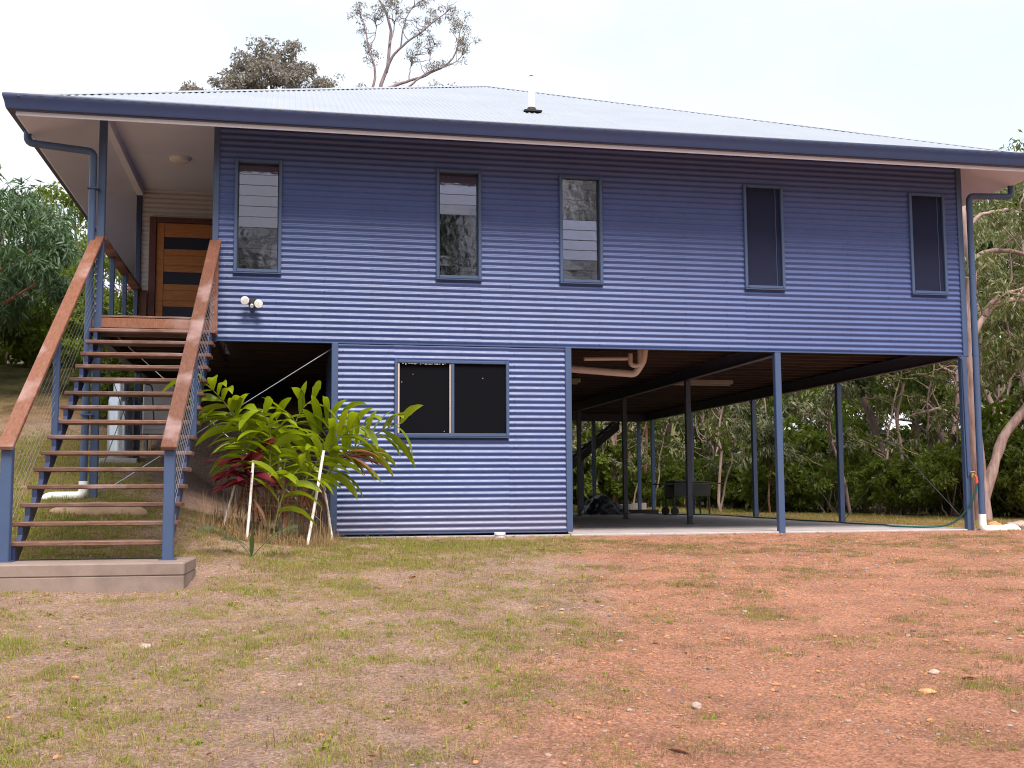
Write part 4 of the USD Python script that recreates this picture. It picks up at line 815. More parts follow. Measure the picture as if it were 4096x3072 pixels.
pm = thing('young_palm', 'small grey green palm seedling in the grass before the stakes', 'plant', (-3.24, -2.25, gh(-3.24, -2.25)))
def frond(mid, n, L, seed, m='palm'):
    mid = np.array(mid, float); tck, _ = splprep(mid.T, s=0, k=2); u = np.linspace(0, 1, 20); c = np.array(splev(u, tck)).T; mb = MB().tube(c, np.linspace(0.006, 0.002, 20), 5)
    for q in range(n):
        t = 0.32 + 0.66 * q / n; p = np.array(splev(t, tck)); d = np.array(splev(t, tck, der=1)); d /= np.linalg.norm(d); sd = np.cross(d, [0.05, 0.12, 1.0]); sd /= np.linalg.norm(sd)
        for s in (-1, 1):
            ll = L * (0.5 + 0.9 * math.sin(math.pi * (0.15 + 0.8 * q / n))); v, f = blade(p, d * 0.75 + s * sd + [0, 0, 0.25], ll, 0.012, 0.9, seed + q, n=4, fold=0.3); mb.add(v, f)
    return mb
part('frond', frond([(0, 0, 0), (-0.13, 0, 0.16), (-0.30, 0.0, 0.30), (-0.52, -0.04, 0.33)], 17, 0.19, 1), 'palm', pm)
part('frond', frond([(0, 0, 0), (0.13, 0, 0.15), (0.27, 0, 0.27), (0.44, -0.02, 0.34)], 17, 0.19, 2), 'palm', pm)
part('frond', frond([(0, 0, 0), (-0.04, 0.06, 0.1), (-0.18, 0.12, 0.2), (-0.32, 0.14, 0.20)], 14, 0.10, 3), 'palm', pm)
part('young_leaf', blade((0.0, 0, 0.02), (0.02, -0.05, 1), 0.26, 0.05, 0.05, 77, fold=0.5), 'leaf_dark', pm, smooth=True)

# ---------------------------------------------------------------- trees
def leaves(c, d, L, W, rng_, fold=0.3):
    """many leaves at once: centres c, pointing along d"""
    n = len(c); d = d / (np.linalg.norm(d, axis=1, keepdims=True) + 1e-9); r_ = rng_.normal(size=(n, 3)); s = np.cross(d, r_); s /= np.linalg.norm(s, axis=1, keepdims=True) + 1e-9
    u = np.cross(s, d); L = np.broadcast_to(L, n)[:, None]; W = np.broadcast_to(W, n)[:, None]
    v = np.stack([c - d * L * 0.5, c + s * W * 0.5 + u * W * fold * 0.5 - d * L * 0.08, c + d * L * 0.5, c - s * W * 0.5 + u * W * fold * 0.5 - d * L * 0.08], 1).reshape(-1, 3)
    k = np.arange(n)[:, None] * 4; f = np.concatenate([k + [0, 1, 2], k + [0, 2, 3]], 0)
    return v, f

def clumps(centres, radii, per, L, W, seed, droop=0.3, squash=0.75, shell=0.5):
    r_ = np.random.default_rng(seed); n = len(centres) * per
    u = r_.normal(size=(n, 3)); u /= np.linalg.norm(u, axis=1, keepdims=True); rad = (shell + (1 - shell) * r_.random(n)) * r_.random(n) ** 0.25
    off = u * rad[:, None]; off[:, 2] *= squash
    c = np.repeat(np.asarray(centres), per, 0) + off * np.repeat(np.broadcast_to(radii, len(centres)), per)[:, None]
    d = u * 0.7 + r_.normal(size=(n, 3)) * 0.55; d[:, 2] -= droop * 2
    return leaves(c, d, L * r_.uniform(0.65, 1.3, n), W * r_.uniform(0.7, 1.2, n), r_)

def wander(p0, p1, r0, r1, seed, amp=0.08, n=9):
    r_ = np.random.default_rng(seed); t = np.linspace(0, 1, n)[:, None]; p0, p1 = np.array(p0, float), np.array(p1, float)
    L = np.linalg.norm(p1 - p0); o = np.cumsum(r_.normal(size=(n, 3)), 0) * amp * L / n ** 0.5; o -= o[:1] * (1 - t) + o[-1:] * t
    return p0 * (1 - t) + p1 * t + o, np.linspace(r0, r1, n)

def tree_parts(t, H, R, base, seed, leaf, bark, ncl=40, per=130, L=0.2, W=0.09, r0=0.14, flat=0.8, low=0.3, clr=0.28, droop=0.35, nl=8):
    """trunk, limbs and an uneven crown of leaf clumps for the thing t, in its own space"""
    r_ = np.random.default_rng(seed); tr = MB(); topz = H * 0.82
    p, rr = wander((0, 0, -0.2), (r_.normal(0, 0.06) * H, r_.normal(0, 0.06) * H, topz), r0, r0 * 0.3, seed, 0.06, 12); tr.tube(p, rr, 8)
    cs, rs = [], []
    for i in range(ncl):
        z = H * (low + (1 - low) * r_.random() ** 0.8); k = (z / H - low) / (1 - low); wid = R * (0.45 + 0.75 * math.sin(math.pi * (0.12 + 0.80 * k))) * flat
        a = r_.uniform(0, 2 * np.pi); q = wid * r_.random() ** 0.45
        cs.append([math.cos(a) * q + p[-1][0] * k, math.sin(a) * q + p[-1][1] * k, z]); rs.append(R * clr * r_.uniform(0.6, 1.35))
    cs = np.array(cs)
    for i in range(min(nl * 2, ncl)):
        c = cs[i]; j = int(np.clip((c[2] / H - 0.22) / 0.65, 0.12, 0.95) * 11); q, qr = wander(p[j], c, rr[j] * 0.55, 0.012, seed * 31 + i, 0.12, 7); tr.tube(q, qr, 5)
    part('trunk', tr, bark, t, smooth=True); part('crown', clumps(cs, np.array(rs), per, L, W, seed + 1, droop), leaf, t)

# big mango-like tree at the left
mt = thing('mango_tree', 'dense round tree with drooping green leaves left of the porch', 'tree', (-9.2, 9.3, gh(-9.2, 9.3)))
r_ = np.random.default_rng(5); z0 = 5.1 - gh(-9.2, 9.3)
cs = []
while len(cs) < 150:
    u = r_.normal(size=3); u /= np.linalg.norm(u); u *= r_.random() ** 0.22
    if u[2] < -0.75: continue
    cs.append([u[0] * 2.15, u[1] * 2.1, z0 + u[2] * 1.75 + 0.25 * (1 if u[0] > 0 else 0)])
cs = np.array(cs); tr = MB(); p, rr = wander((0, 0, -0.2), (0.1, 0, z0 + 0.6), 0.15, 0.06, 3, 0.05); tr.tube(p, rr, 9)
for i in range(26): q, qr = wander(p[3 + i % 4], cs[i], 0.055, 0.014, 70 + i, 0.12); tr.tube(q, qr, 6)
for a in ((-1.2, -1.6, z0 + 0.55), (-0.3, -1.7, z0 - 0.75), (0.4, -1.7, z0 - 0.3)): q, qr = wander(p[4], a, 0.07, 0.03, 99, 0.08); tr.tube(q, qr, 7)
part('trunk', tr, 'bark_red', mt, smooth=True)
part('crown', clumps(cs, r_.uniform(0.28, 0.62, 150), 120, 0.21, 0.045, 6, droop=0.5), 'leaf_mango', mt)

# trees above the roof
ot = thing('olive_tree', 'round brown olive tree rising behind the roof on the left', 'tree', (-3.55, 32.0, gh(-3.4, 32)))
zg = gh(-3.4, 32); r_ = np.random.default_rng(15); cs = []
while len(cs) < 120:
    u = r_.normal(size=3); u /= np.linalg.norm(u); u *= r_.random() ** 0.3
    if u[2] < -0.6: continue
    cs.append([u[0] * 2.35 + 0.05 * u[2], u[1] * 2.2, 17.1 - zg + u[2] * 2.0 - 0.5 * abs(u[0])])
for q in range(30): cs.append([r_.uniform(-3.7, -1.0), r_.normal(0, 1), 16.5 - zg + r_.uniform(-1.2, 0.9)])
cs = np.array(cs); tr = MB(); p, rr = wander((0, 0, -0.2), (0.3, 0, 15.2 - zg), 0.3, 0.16, 8, 0.03); tr.tube(p, rr, 9)
for i in range(36): q, qr = wander(p[-1 - i % 3], cs[i], 0.09, 0.015, 170 + i, 0.12); tr.tube(q, qr, 5)
part('trunk', tr, 'bark_brown', ot, smooth=True); part('crown', clumps(cs, r_.uniform(0.35, 0.65, 150), 130, 0.17, 0.075, 16), 'leaf_olive', ot)

gt = thing('gum_tree', 'tall sparse gum tree with bare spreading limbs rising behind the roof', 'tree', (0.2, 26.0, gh(0.2, 26)))
zg = gh(0.2, 26); off = np.array([0.2, 26.0, zg])
LIMBS = [([[0.25, 26, 3.0], [0.2, 26, 9.0], [0.2, 26, 14.6], [0.33, 26, 15.34], [0.56, 26, 15.92], [0.64, 26.1, 16.78], [0.69, 26.2, 17.74], [0.45, 26.2, 18.39], [0.13, 26.2, 18.94], [0.0, 26.2, 19.6]], 0.30, 0.035),
         ([[0.56, 26, 15.92], [1.06, 25.8, 16.81], [1.8, 25.7, 17.35], [2.54, 25.6, 17.89], [2.92, 25.6, 18.3]], 0.085, 0.02),
         ([[0.25, 26, 15.2], [1.43, 26.3, 15.79], [2.36, 26.4, 16.33], [3.01, 26.4, 16.86], [3.2, 26.4, 17.55], [3.39, 26.4, 18.24]], 0.10, 0.018),
         ([[0.1, 26, 14.6], [0.06, 26, 15.32], [0.15, 26, 15.8], [-0.04, 26, 16.73], [-0.23, 26, 17.67], [-0.42, 26, 18.23]], 0.085, 0.018),
         ([[0.8, 26.2, 15.2], [1.43, 26, 15.51], [1.99, 26, 16.02], [2.83, 26, 16.37], [3.39, 26, 16.89]], 0.07, 0.015),
         ([[1.06, 25.8, 16.81], [1.15, 25.7, 17.5], [1.4, 25.6, 18.2], [1.9, 25.6, 18.6]], 0.045, 0.012), ([[0.66, 26, 17.0], [0.9, 26.2, 17.8], [1.0, 26.2, 18.6]], 0.04, 0.012),
         ([[1.43, 26.3, 15.79], [1.5, 26.4, 16.4], [1.75, 26.4, 17.0]], 0.035, 0.01), ([[-0.04, 26, 16.73], [0.1, 26, 17.3], [0.12, 26, 17.9]], 0.03, 0.01), ([[2.36, 26.4, 16.33], [2.2, 26.4, 16.9], [2.4, 26.4, 17.3]], 0.03, 0.01)]
tr = MB(); tips = []; r_ = np.random.default_rng(25)
for q, (pts, a, b) in enumerate(LIMBS):
    pts = np.array(pts) - off; tck, _ = splprep(pts.T, s=0, k=min(3, len(pts) - 1)); c = np.array(splev(np.linspace(0, 1, 24), tck)).T; c[4:] += np.cumsum(r_.normal(0, 0.012, (20, 3)), 0); a, b = (a, b) if not q else (a * 0.68, b * 0.75); tr.tube(c, np.linspace(a, b, 24) if q else np.concatenate([np.linspace(a, 0.12, 9), np.linspace(0.115, b, 15)]), 7)
    for k in range(9):                                            # side twigs
        i = r_.integers(10, 23); d = r_.normal(size=3); d[2] = abs(d[2]) + 0.3; d /= np.linalg.norm(d); e = c[i] + d * r_.uniform(0.3, 0.8); tw, twr = wander(c[i], e, 0.018, 0.006, 400 + 10 * q + k, 0.15, 6); tr.tube(tw, twr, 4); 
        if r_.random() < 0.55: tips.append(e)
    if q not in (0,): tips += [c[-1], c[-1] + r_.normal(0, 0.18, 3), c[-1] + r_.normal(0, 0.25, 3)]
for a in ((-0.35, 18.1, 3), (-0.4, 17.6, 1), (-0.2, 16.9, 3), (0.0, 16.5, 3), (3.3, 17.9, 4), (3.45, 17.6, 3), (3.2, 18.2, 3), (2.7, 18.3, 4), (2.2, 18.3, 4), (1.8, 17.8, 3), (1.3, 18.3, 3), (0.8, 18.5, 3), (2.6, 16.3, 3), (2.4, 15.5, 4), (2.0, 15.3, 3), (2.9, 15.6, 2), (-0.3, 15.2, 2), (-0.9, 15.3, 3), (1.0, 15.4, 3)):
    for k in range(a[2]): tips.append(np.array([a[0], 26.2, a[1]]) - off + r_.normal(0, 0.16, 3))
part('trunk', tr, 'bark_twig', gt, smooth=True); part('crown', clumps(np.array(tips), 0.25, 44, 0.10, 0.034, 26, droop=0.4), 'leaf_olive', gt)

def limbed(name, label, limbs, bark, leafspots, leaf, per=90, L=0.17, W=0.05, rad=0.45, seed=1, extra=None, droop=0.45, twigs=3):
    base = np.array(limbs[0][0][0], float); o = np.array([base[0], base[1], gh(base[0], base[1])]); t = thing(name, label, 'tree', o); tr = MB(); r_ = np.random.default_rng(seed)
    for q, (pts, a, b) in enumerate(limbs):
        pts = np.array(pts, float) - o
        if q == 0: pts[0][2] = -0.2
        tck, _ = splprep(pts.T, s=0, k=min(3, len(pts) - 1)); c = np.array(splev(np.linspace(0, 1, 22), tck)).T; c[3:] += np.cumsum(r_.normal(0, 0.010, (19, 3)), 0); rr = np.linspace(a, b, 22) * (1 + 0.08 * r_.standard_normal(22)); tr.tube(c, rr, 9)
        for k in range(twigs):
            i = r_.integers(8, 22); d = r_.normal(size=3); d[2] += 0.4; d /= np.linalg.norm(d); tw, twr = wander(c[i], c[i] + d * r_.uniform(0.4, 1.1), 0.02, 0.006, seed * 50 + 10 * q + k, 0.14, 6); tr.tube(tw, twr, 5)
    part('trunk', tr, bark, t, smooth=True)
    if len(leafspots): part('crown', clumps(np.array(leafspots, float) - o, r_.uniform(0.6, 1.3, len(leafspots)) * rad, per, L, W, seed + 5, droop), leaf, t)
    return t
r_ = np.random.default_rng(33)
spots = []
for q in range(130):
    spots.append([r_.uniform(9.3, 13.5), 4.8 + r_.normal(0, 1.3), r_.uniform(2.6, 6.5)])
spots = [s for s in spots if not (s[2] < 3.4 and s[0] < 10.3)]
limbed('gum_tree', 'big forked gum tree leaning right at the right corner of the house',
       [([[9.79, 4.5, -0.18], [9.77, 4.5, 0.36], [9.69, 4.5, 1.29], [9.65, 4.5, 2.22], [9.63, 4.5, 3.07], [9.64, 4.5, 3.87], [9.77, 4.5, 4.59], [9.68, 4.5, 5.55], [9.9, 4.6, 7.0]], 0.165, 0.07),
        ([[9.79, 4.5, 0.25], [9.86, 4.45, 0.55], [10.01, 4.4, 1.05], [10.28, 4.35, 1.66], [10.56, 4.3, 2.04], [10.84, 4.3, 2.42], [11.2, 4.3, 3.05], [11.9, 4.3, 4.4]], 0.105, 0.07),
        ([[9.62, 4.5, 3.3], [9.8, 4.4, 3.59], [10.13, 4.4, 3.98], [10.56, 4.4, 4.18], [11.04, 4.4, 4.17], [11.8, 4.4, 4.5]], 0.07, 0.045), ([[9.95, 4.4, 3.8], [10.2, 4.35, 4.15], [10.6, 4.35, 4.22], [10.9, 4.4, 4.0]], 0.05, 0.03),
        ([[9.75, 4.5, 4.6], [9.97, 4.45, 4.98], [10.4, 4.45, 5.1], [10.99, 4.45, 5.07], [11.6, 4.5, 5.3]], 0.05, 0.03), ([[9.68, 4.5, 5.4], [10.17, 4.5, 5.81], [10.55, 4.5, 5.88], [11.02, 4.5, 5.75]], 0.045, 0.02),
        ([[10.6, 4.3, 4.17], [10.9, 4.3, 4.5], [11.3, 4.3, 4.7]], 0.04, 0.02)], 'bark_pink', spots, 'leaf_gum', per=85, L=0.16, W=0.045, rad=0.42, seed=41, twigs=6)
limbed('gnarled_tree', 'gnarled pink trunk with one long bare limb just left of the corner post',
       [([[12.07, 9, -0.05], [12.07, 9, 0.32], [12.09, 9, 1.17], [12.17, 9, 2.09], [12.3, 9, 2.61], [12.3, 9, 3.07], [12.37, 9, 3.6], [12.35, 9, 4.36], [12.6, 9, 6.0]], 0.085, 0.06), ([[12.15, 9, 2.15], [12.0, 8.95, 2.29], [11.69, 8.9, 2.41], [11.37, 8.9, 2.34], [11.05, 8.9, 2.25]], 0.06, 0.02),
        ([[12.35, 9, 3.1], [11.9, 8.9, 3.35], [11.5, 8.9, 3.5]], 0.04, 0.015)], 'bark_pink', [[12.4 + r_.normal(0, .9), 9.4 + r_.normal(0, .8), r_.uniform(4.0, 7.2)] for _ in range(40)], 'leaf_gum', rad=0.5, seed=43)
limbed('slender_tree', 'slender curved trunk in the undergrowth right of the last post', [([[11.97, 11, 0.0], [11.96, 11, 0.8], [11.94, 11, 1.66], [11.9, 11, 2.4], [11.99, 11, 2.83], [12.15, 11, 3.52], [12.2, 11, 5.5]], 0.05, 0.035), ([[11.9, 11, 2.4], [11.7, 11, 2.9], [11.6, 11, 3.5]], 0.025, 0.012)], 'bark_pink',
       [[12.1 + r_.normal(0, .8), 11.3 + r_.normal(0, .8), r_.uniform(3.2, 6.6)] for _ in range(34)], 'leaf_dark', L=0.2, W=0.09, rad=0.5, seed=45, droop=0.3)
limbed('leaning_tree', 'thick pale limb slanting down below the house floor at right', [([[13.3, 14, 0.0], [13.25, 14, 1.2], [13.0, 14, 2.2], [12.82, 14, 2.74], [12.61, 14, 3.15], [12.48, 14, 3.5], [12.26, 14, 3.7], [11.75, 14, 4.1], [11.2, 14, 5.2]], 0.11, 0.09)], 'bark_pink',
       [[11.6 + r_.normal(0, 1.0), 14.3 + r_.normal(0, .8), r_.uniform(4.6, 7.5)] for _ in range(36)], 'leaf_gum', rad=0.5, seed=47)
limbed('straight_tree', 'straight thin pink trunk between the two right posts', [([[10.01, 17, -0.04], [10.05, 17, 1.38], [10.08, 17, 2.12], [10.09, 17, 2.86], [10.3, 17, 3.53], [10.3, 17, 6.0]], 0.065, 0.045), ([[10.08, 17, 2.4], [9.7, 17, 2.8], [9.4, 17, 3.3]], 0.025, 0.012)], 'bark_pink',
       [[10.1 + r_.normal(0, .7), 17.3 + r_.normal(0, .8), r_.uniform(3.0, 6.6)] for _ in range(30)] + [[9.6 + r_.normal(0, .3), 16.8, r_.uniform(2.2, 2.9)] for _ in range(3)], 'leaf_gum', rad=0.45, seed=49)
limbed('stump', 'orange barked bare stump behind the pale leafed sapling', [([[10.61, 18, -0.02], [10.62, 18, 0.58], [10.62, 18, 1.18], [10.6, 18, 1.66]], 0.085, 0.075)], 'orangebark', [], 'leaf_gum', seed=51, twigs=0)
limbed('pale_sapling', 'pale leafed sapling with drooping grey green leaves beyond the slab', [([[9.4, 13, 0.0], [9.35, 13, 0.76], [9.44, 13, 1.28], [9.55, 13, 1.73], [9.55, 13, 2.25]], 0.032, 0.016)], 'bark_red',
       [[9.15 + r_.normal(0, .32), 12.9 + r_.normal(0, .3), r_.uniform(1.3, 2.35)] for _ in range(20)], 'leaf_pale', per=60, L=0.24, W=0.055, rad=0.3, seed=53, droop=0.5)
limbed('thick_pink_tree', 'thick pink trunk with short bare branches beside the tarpaulin', [([[7.92, 22, -0.05], [7.9, 22, 0.15], [7.82, 22, 1.1], [7.7, 22, 1.93], [7.74, 22, 2.77], [7.58, 22, 3.94], [7.6, 22, 6.0]], 0.15, 0.09), ([[7.75, 22, 1.5], [7.9, 22, 1.93], [7.93, 22, 2.43], [8.1, 22, 3.27]], 0.09, 0.04), ([[7.85, 22, 1.9], [8.3, 21.9, 2.0], [8.7, 21.9, 2.15]], 0.03, 0.012), ([[7.9, 22, 2.4], [8.3, 21.9, 2.75], [8.5, 21.9, 3.2]], 0.03, 0.012)], 'bark_pink',
       [[7.7 + r_.normal(0, 1.0), 22.3 + r_.normal(0, .8), r_.uniform(3.6, 7.0)] for _ in range(34)], 'leaf_gum', rad=0.5, seed=55)
limbed('straight_tree', 'slim brown trunk right of the dark post with the tarpaulin', [([[8.96, 22, 0.02], [8.94, 22, 1.1], [8.98, 22, 2.35], [8.94, 22, 3.62], [9.0, 22, 6.0]], 0.075, 0.05)], 'bark_red', [[8.95 + r_.normal(0, .8), 22.3 + r_.normal(0, .8), r_.uniform(3.0, 6.6)] for _ in range(30)], 'leaf_dark', L=0.2, W=0.09, rad=0.5, seed=57)
limbed('straight_tree', 'pair of thin pinkish trunks seen through the porch balustrade', [([[-5.2, 20, 3.8], [-5.25, 20, 6.0], [-5.3, 20, 8.0]], 0.10, 0.06), ([[-4.9, 20, 4.0], [-4.85, 20, 6.0], [-4.9, 20, 8.0]], 0.06, 0.04)], 'bark_red', [[-5.4 + r_.normal(0, .5), 20 + r_.normal(0, .8), r_.uniform(6.2, 8.4)] for _ in range(12)], 'leaf_gum', rad=0.35, per=50, seed=59)
limbed('bare_tree', 'thin bare tree against the sky behind the porch downpipe', [([[-7.05, 17, 3.9], [-7.1, 17, 6.0], [-7.0, 17, 7.6], [-7.05, 17, 8.8], [-7.0, 17, 9.6]], 0.05, 0.02), ([[-7.05, 17, 7.4], [-7.35, 17, 7.8], [-7.45, 17, 8.1]], 0.02, 0.008)], 'bark_red', [[-7.3, 17, 8.0], [-7.4, 17, 7.7], [-7.2, 17, 9.0], [-7.05, 17, 9.4]], 'leaf_olive', rad=0.22, per=24, seed=61, twigs=3)

# forest beyond: a few kinds, each copied
def forest_kind(name, label, group, loc, scale, **kw):
    t = thing(name, label, 'tree', loc, 0, group, scale); tree_parts(t, **kw); return t
def zg(x, y): return (x, y, gh(x, y))
KA = forest_kind('forest_tree', 'dense dark green tree in the forest behind the house', 'dark trees in the forest', zg(13.5, 26), 1.0, H=8.5, R=2.6, base=0, seed=71, leaf='leaf_dark', bark='bark_brown', ncl=60, per=120, L=0.24, W=0.11, low=0.16)
KB = forest_kind('bush_tree', 'leafy mid green tree in the forest behind the house', 'mid green trees in the forest', zg(9.2, 25), 1.0, H=7.0, R=2.3, base=0, seed=72, leaf='leaf_bright', bark='bark_pink', ncl=52, per=110, L=0.22, W=0.10, low=0.14)
KC = forest_kind('open_gum_tree', 'open olive gum tree in the forest behind the house', 'olive gum trees in the forest', zg(16.5, 16.5), 1.0, H=9.5, R=2.5, base=0, seed=73, leaf='leaf_gum', bark='bark_pink', ncl=52, per=95, L=0.2, W=0.06, low=0.34, r0=0.12, droop=0.5)
r_ = np.random.default_rng(81)
SP = [('C', 17, 12, 1.0), ('B', 14.5, 18, 1.0), ('B', 16, 14, 0.8), ('A', 18, 21, 1.15), ('C', 19, 9, 0.9), ('A', 20, 14, 1.1), ('C', 14.2, 10.5, 0.9), ('B', 19, 5.5, 0.9), ('C', 16.5, 7.0, 0.8), ('C', 15.0, 4.6, 0.75), ('A', 21, 2, 0.8), ('C', 18, -0.5, 0.7), ('A', 22, 8, 0.9), ('C', 11, 28, 1.0), ('B', 6.5, 27, 1.0), ('A', 3.5, 29, 1.1), ('C', 5.2, 25, 0.9), ('B', 8.5, 31, 1.1), ('B', 12, 22.5, 0.9), ('C', 15.5, 29, 1.1), ('A', 19, 30, 1.2), ('A', 24, 22, 1.3), ('A', 25, 14, 1.3), ('C', 22, 18, 0.85), ('B', 1.5, 25.5, 0.9), ('A', 14, 34, 1.2), ('A', 27, 5, 0.95), ('A', 28, 30, 1.5), ('A', 21, 38, 1.5), ('A', 9, 40, 1.4), ('C', 10.6, 20.3, 0.75), ('B', 13, 14.5, 0.7),
      ('B', -7.2, 16, 0.55), ('C', -6.2, 22, 0.62), ('B', -5.4, 24, 0.5), ('C', -8.2, 26, 0.7), ('B', -9.5, 21, 0.7)]
for kd, x, y, s in SP:
    src = {'A': KA, 'B': KB, 'C': KC}[kd]
    lab = None if x > 0 else {'A': 'dark green tree on the bank left of the house', 'B': 'leafy mid green tree on the bank left of the house', 'C': 'open olive gum tree on the bank left of the house'}[kd]
    dup(src, zg(x + r_.normal(0, .3), y + r_.normal(0, .3)), r_.uniform(0, 360), s * np.array([1, 1, r_.uniform(0.92, 1.1)]), lab, None if x > 0 else {'A': 'dark trees on the left bank', 'B': 'mid green trees on the left bank', 'C': 'olive gum trees on the left bank'}[kd])
# trees across the yard behind the photographer, mirrored in the louvres
for i, (x, y, s) in enumerate(((-13, -41, 1.55), (-8.5, -43, 1.75), (-5, -40, 1.6), (-1, -42, 1.72), (3, -41, 1.6), (7, -43, 1.85), (11, -41, 1.7), (-17, -43, 1.7), (15, -43, 1.8))):
    dup((KC, KA, KC)[i % 3], zg(x, y), 37 * i, s, ('open olive gum tree across the yard, mirrored in the louvre windows', 'dark tree across the yard, mirrored in the louvre windows', 'open olive gum tree across the yard, mirrored in the louvre windows')[i % 3], ('gum trees across the yard', 'dark trees across the yard', 'gum trees across the yard')[i % 3])

def shrub(name, label, group, loc, H, R, seed, leaf, ncl, per, L, W, scale=1.0):
    t = thing(name, label, 'shrub', loc, 0, group, scale); r2 = np.random.default_rng(seed); cs = []
    for i in range(ncl):
        u = r2.normal(size=3); u /= np.linalg.norm(u); u *= r2.random() ** 0.35; cs.append([u[0] * R, u[1] * R, H * (0.5 + 0.48 * u[2])])
    cs = np.array(cs); st = MB()
    for i in range(10): q, qr = wander((r2.normal(0, .12), r2.normal(0, .12), -0.1), cs[i], 0.022, 0.006, seed + i, 0.1, 6); st.tube(q, qr, 5)
    part('stem', st, 'bark_brown', t, smooth=True); part('foliage', clumps(cs, r2.uniform(0.7, 1.3, ncl) * R * 0.3, per, L, W, seed + 3, 0.2), leaf, t); return t
S1 = shrub('shrub', 'bright green leafy shrub at the forest edge right of the house', 'bright green shrubs at the forest edge', zg(11.2, 8.2), 1.5, 0.9, 91, 'leaf_bright', 34, 75, 0.15, 0.075)
S2 = shrub('tall_shrub', 'tall leafy green shrub at the forest edge right of the house', 'tall green shrubs at the forest edge', zg(12.4, 9.8), 2.0, 1.1, 92, 'leaf_bright', 38, 75, 0.17, 0.08)
S3 = shrub('fine_shrub', 'yellow green fine leafed shrub at the forest edge right of the house', 'yellow green shrubs at the forest edge', zg(10.4, 11.5), 1.3, 0.8, 93, 'leaf_bright', 30, 95, 0.10, 0.04)
r_ = np.random.default_rng(95)
EDGE = [(11.6, 5.2), (12.4, 3.4), (13.4, 1.6), (14.5, 0.0), (11.2, 9.6), (10.6, 13.2), (10.3, 15.2), (9.9, 17.4), (9.4, 19.4), (8.6, 21.0), (7.4, 22.8), (6.4, 23.2), (5.2, 23.6), (4.2, 23.0), (3.0, 22.6), (11.8, 12.0), (12.6, 7.6), (13.2, 6.0), (12.0, 14.4), (11.4, 16.8), (10.8, 19.4), (13.8, 4.0), (14.6, 8.8), (13.6, 11.4), (13.0, 16.4), (9.6, 23.4), (12.2, 20.0), (14.9, 2.4), (15.8, 6.2), (11.5, 22.4), (8.0, 25.0), (2.0, 23.4), (15.4, 11.0), (14.4, 14.0), (10.9, 6.9)]
for i, (x, y) in enumerate(EDGE):
    for k in range(2):
        src = (S1, S3, S3, S1, S2)[(i + 2 * k + (i * 7) % 3) % 5]
        dup(src, zg(x + r_.normal(0, .45) + 0.5 * k, y + r_.normal(0, .45)), r_.uniform(0, 360), r_.uniform(0.7, 1.25) * (1.25 if k else 0.95))
def sapling(label, loc, seed, leaf, H):
    t = thing('sapling', label, 'sapling', loc, 0, 'thin pale saplings at the forest edge'); r2 = np.random.default_rng(seed); tr = MB(); p, rr = wander((0, 0, -0.15), (r2.normal(0, .3), r2.normal(0, .2), H), 0.036, 0.014, seed, 0.045, 12); tr.tube(p, rr, 7); cs = []
    for k in range(9):
        q = p[4 + k % 8]; e = q + [r2.normal(0, .5), r2.normal(0, .4), r2.uniform(0.1, 0.7)]; tw, twr = wander(q, e, 0.014, 0.005, seed * 9 + k, 0.1, 6); tr.tube(tw, twr, 5); cs += [e, (q + 2 * e) / 3]
    part('trunk', tr, 'bark_pink', t, smooth=True); part('crown', clumps(np.array(cs), r2.uniform(0.16, 0.32, len(cs)), 42, 0.15, 0.05, seed + 2, 0.4), leaf, t); return t
P1 = sapling('thin pale trunked sapling at the forest edge behind the house', zg(10.9, 10.2), 201, 'leaf_gum', 3.6); P2 = sapling('thin pale trunked sapling with grey green leaves at the forest edge', zg(9.3, 16.3), 202, 'leaf_pale', 3.0)
P2.SetCustomDataByKey('group', 'thin grey green saplings at the forest edge')
for i, (x, y) in enumerate(((11.4, 7.4), (10.4, 12.2), (10.1, 14.0), (9.7, 18.4), (8.7, 20.2), (7.0, 21.6), (6.0, 22.2), (11.9, 5.9), (12.9, 2.8), (11.1, 8.9), (5.2, 21.8), (13.8, 1.2), (9.0, 15.4), (8.2, 21.0), (10.6, 11.0), (12.6, 4.6))):
    dup(P2 if i % 4 == 2 else P1, zg(x, y), r_.uniform(0, 360), r_.uniform(0.8, 1.35))
for (x, y, s, kd) in ((-5.9, 7.2, 0.75, S1), (-5.5, 9.5, 0.9, S1), (-6.6, 9.8, 1.0, S2), (-6.1, 12.5, 1.1, S1), (-7.2, 13.0, 1.0, S2), (-10.6, 11.5, 1.2, S2), (-8.2, 12.6, 1.2, S2), (-12.0, 12.0, 1.3, S2), (-10.0, 13.5, 1.7, S2), (-11.6, 14.5, 1.9, S2), (-13.5, 14.0, 1.9, S2), (-9.0, 15.5, 1.6, S2)):
    dup(kd, zg(x, y), r_.uniform(0, 360), s, {S1.GetName(): 'bright green leafy shrub on the bank left of the house', S2.GetName(): 'tall leafy green shrub on the bank left of the house'}[kd.GetName()], {S1.GetName(): 'bright shrubs on the left bank', S2.GetName(): 'tall shrubs on the left bank'}[kd.GetName()])

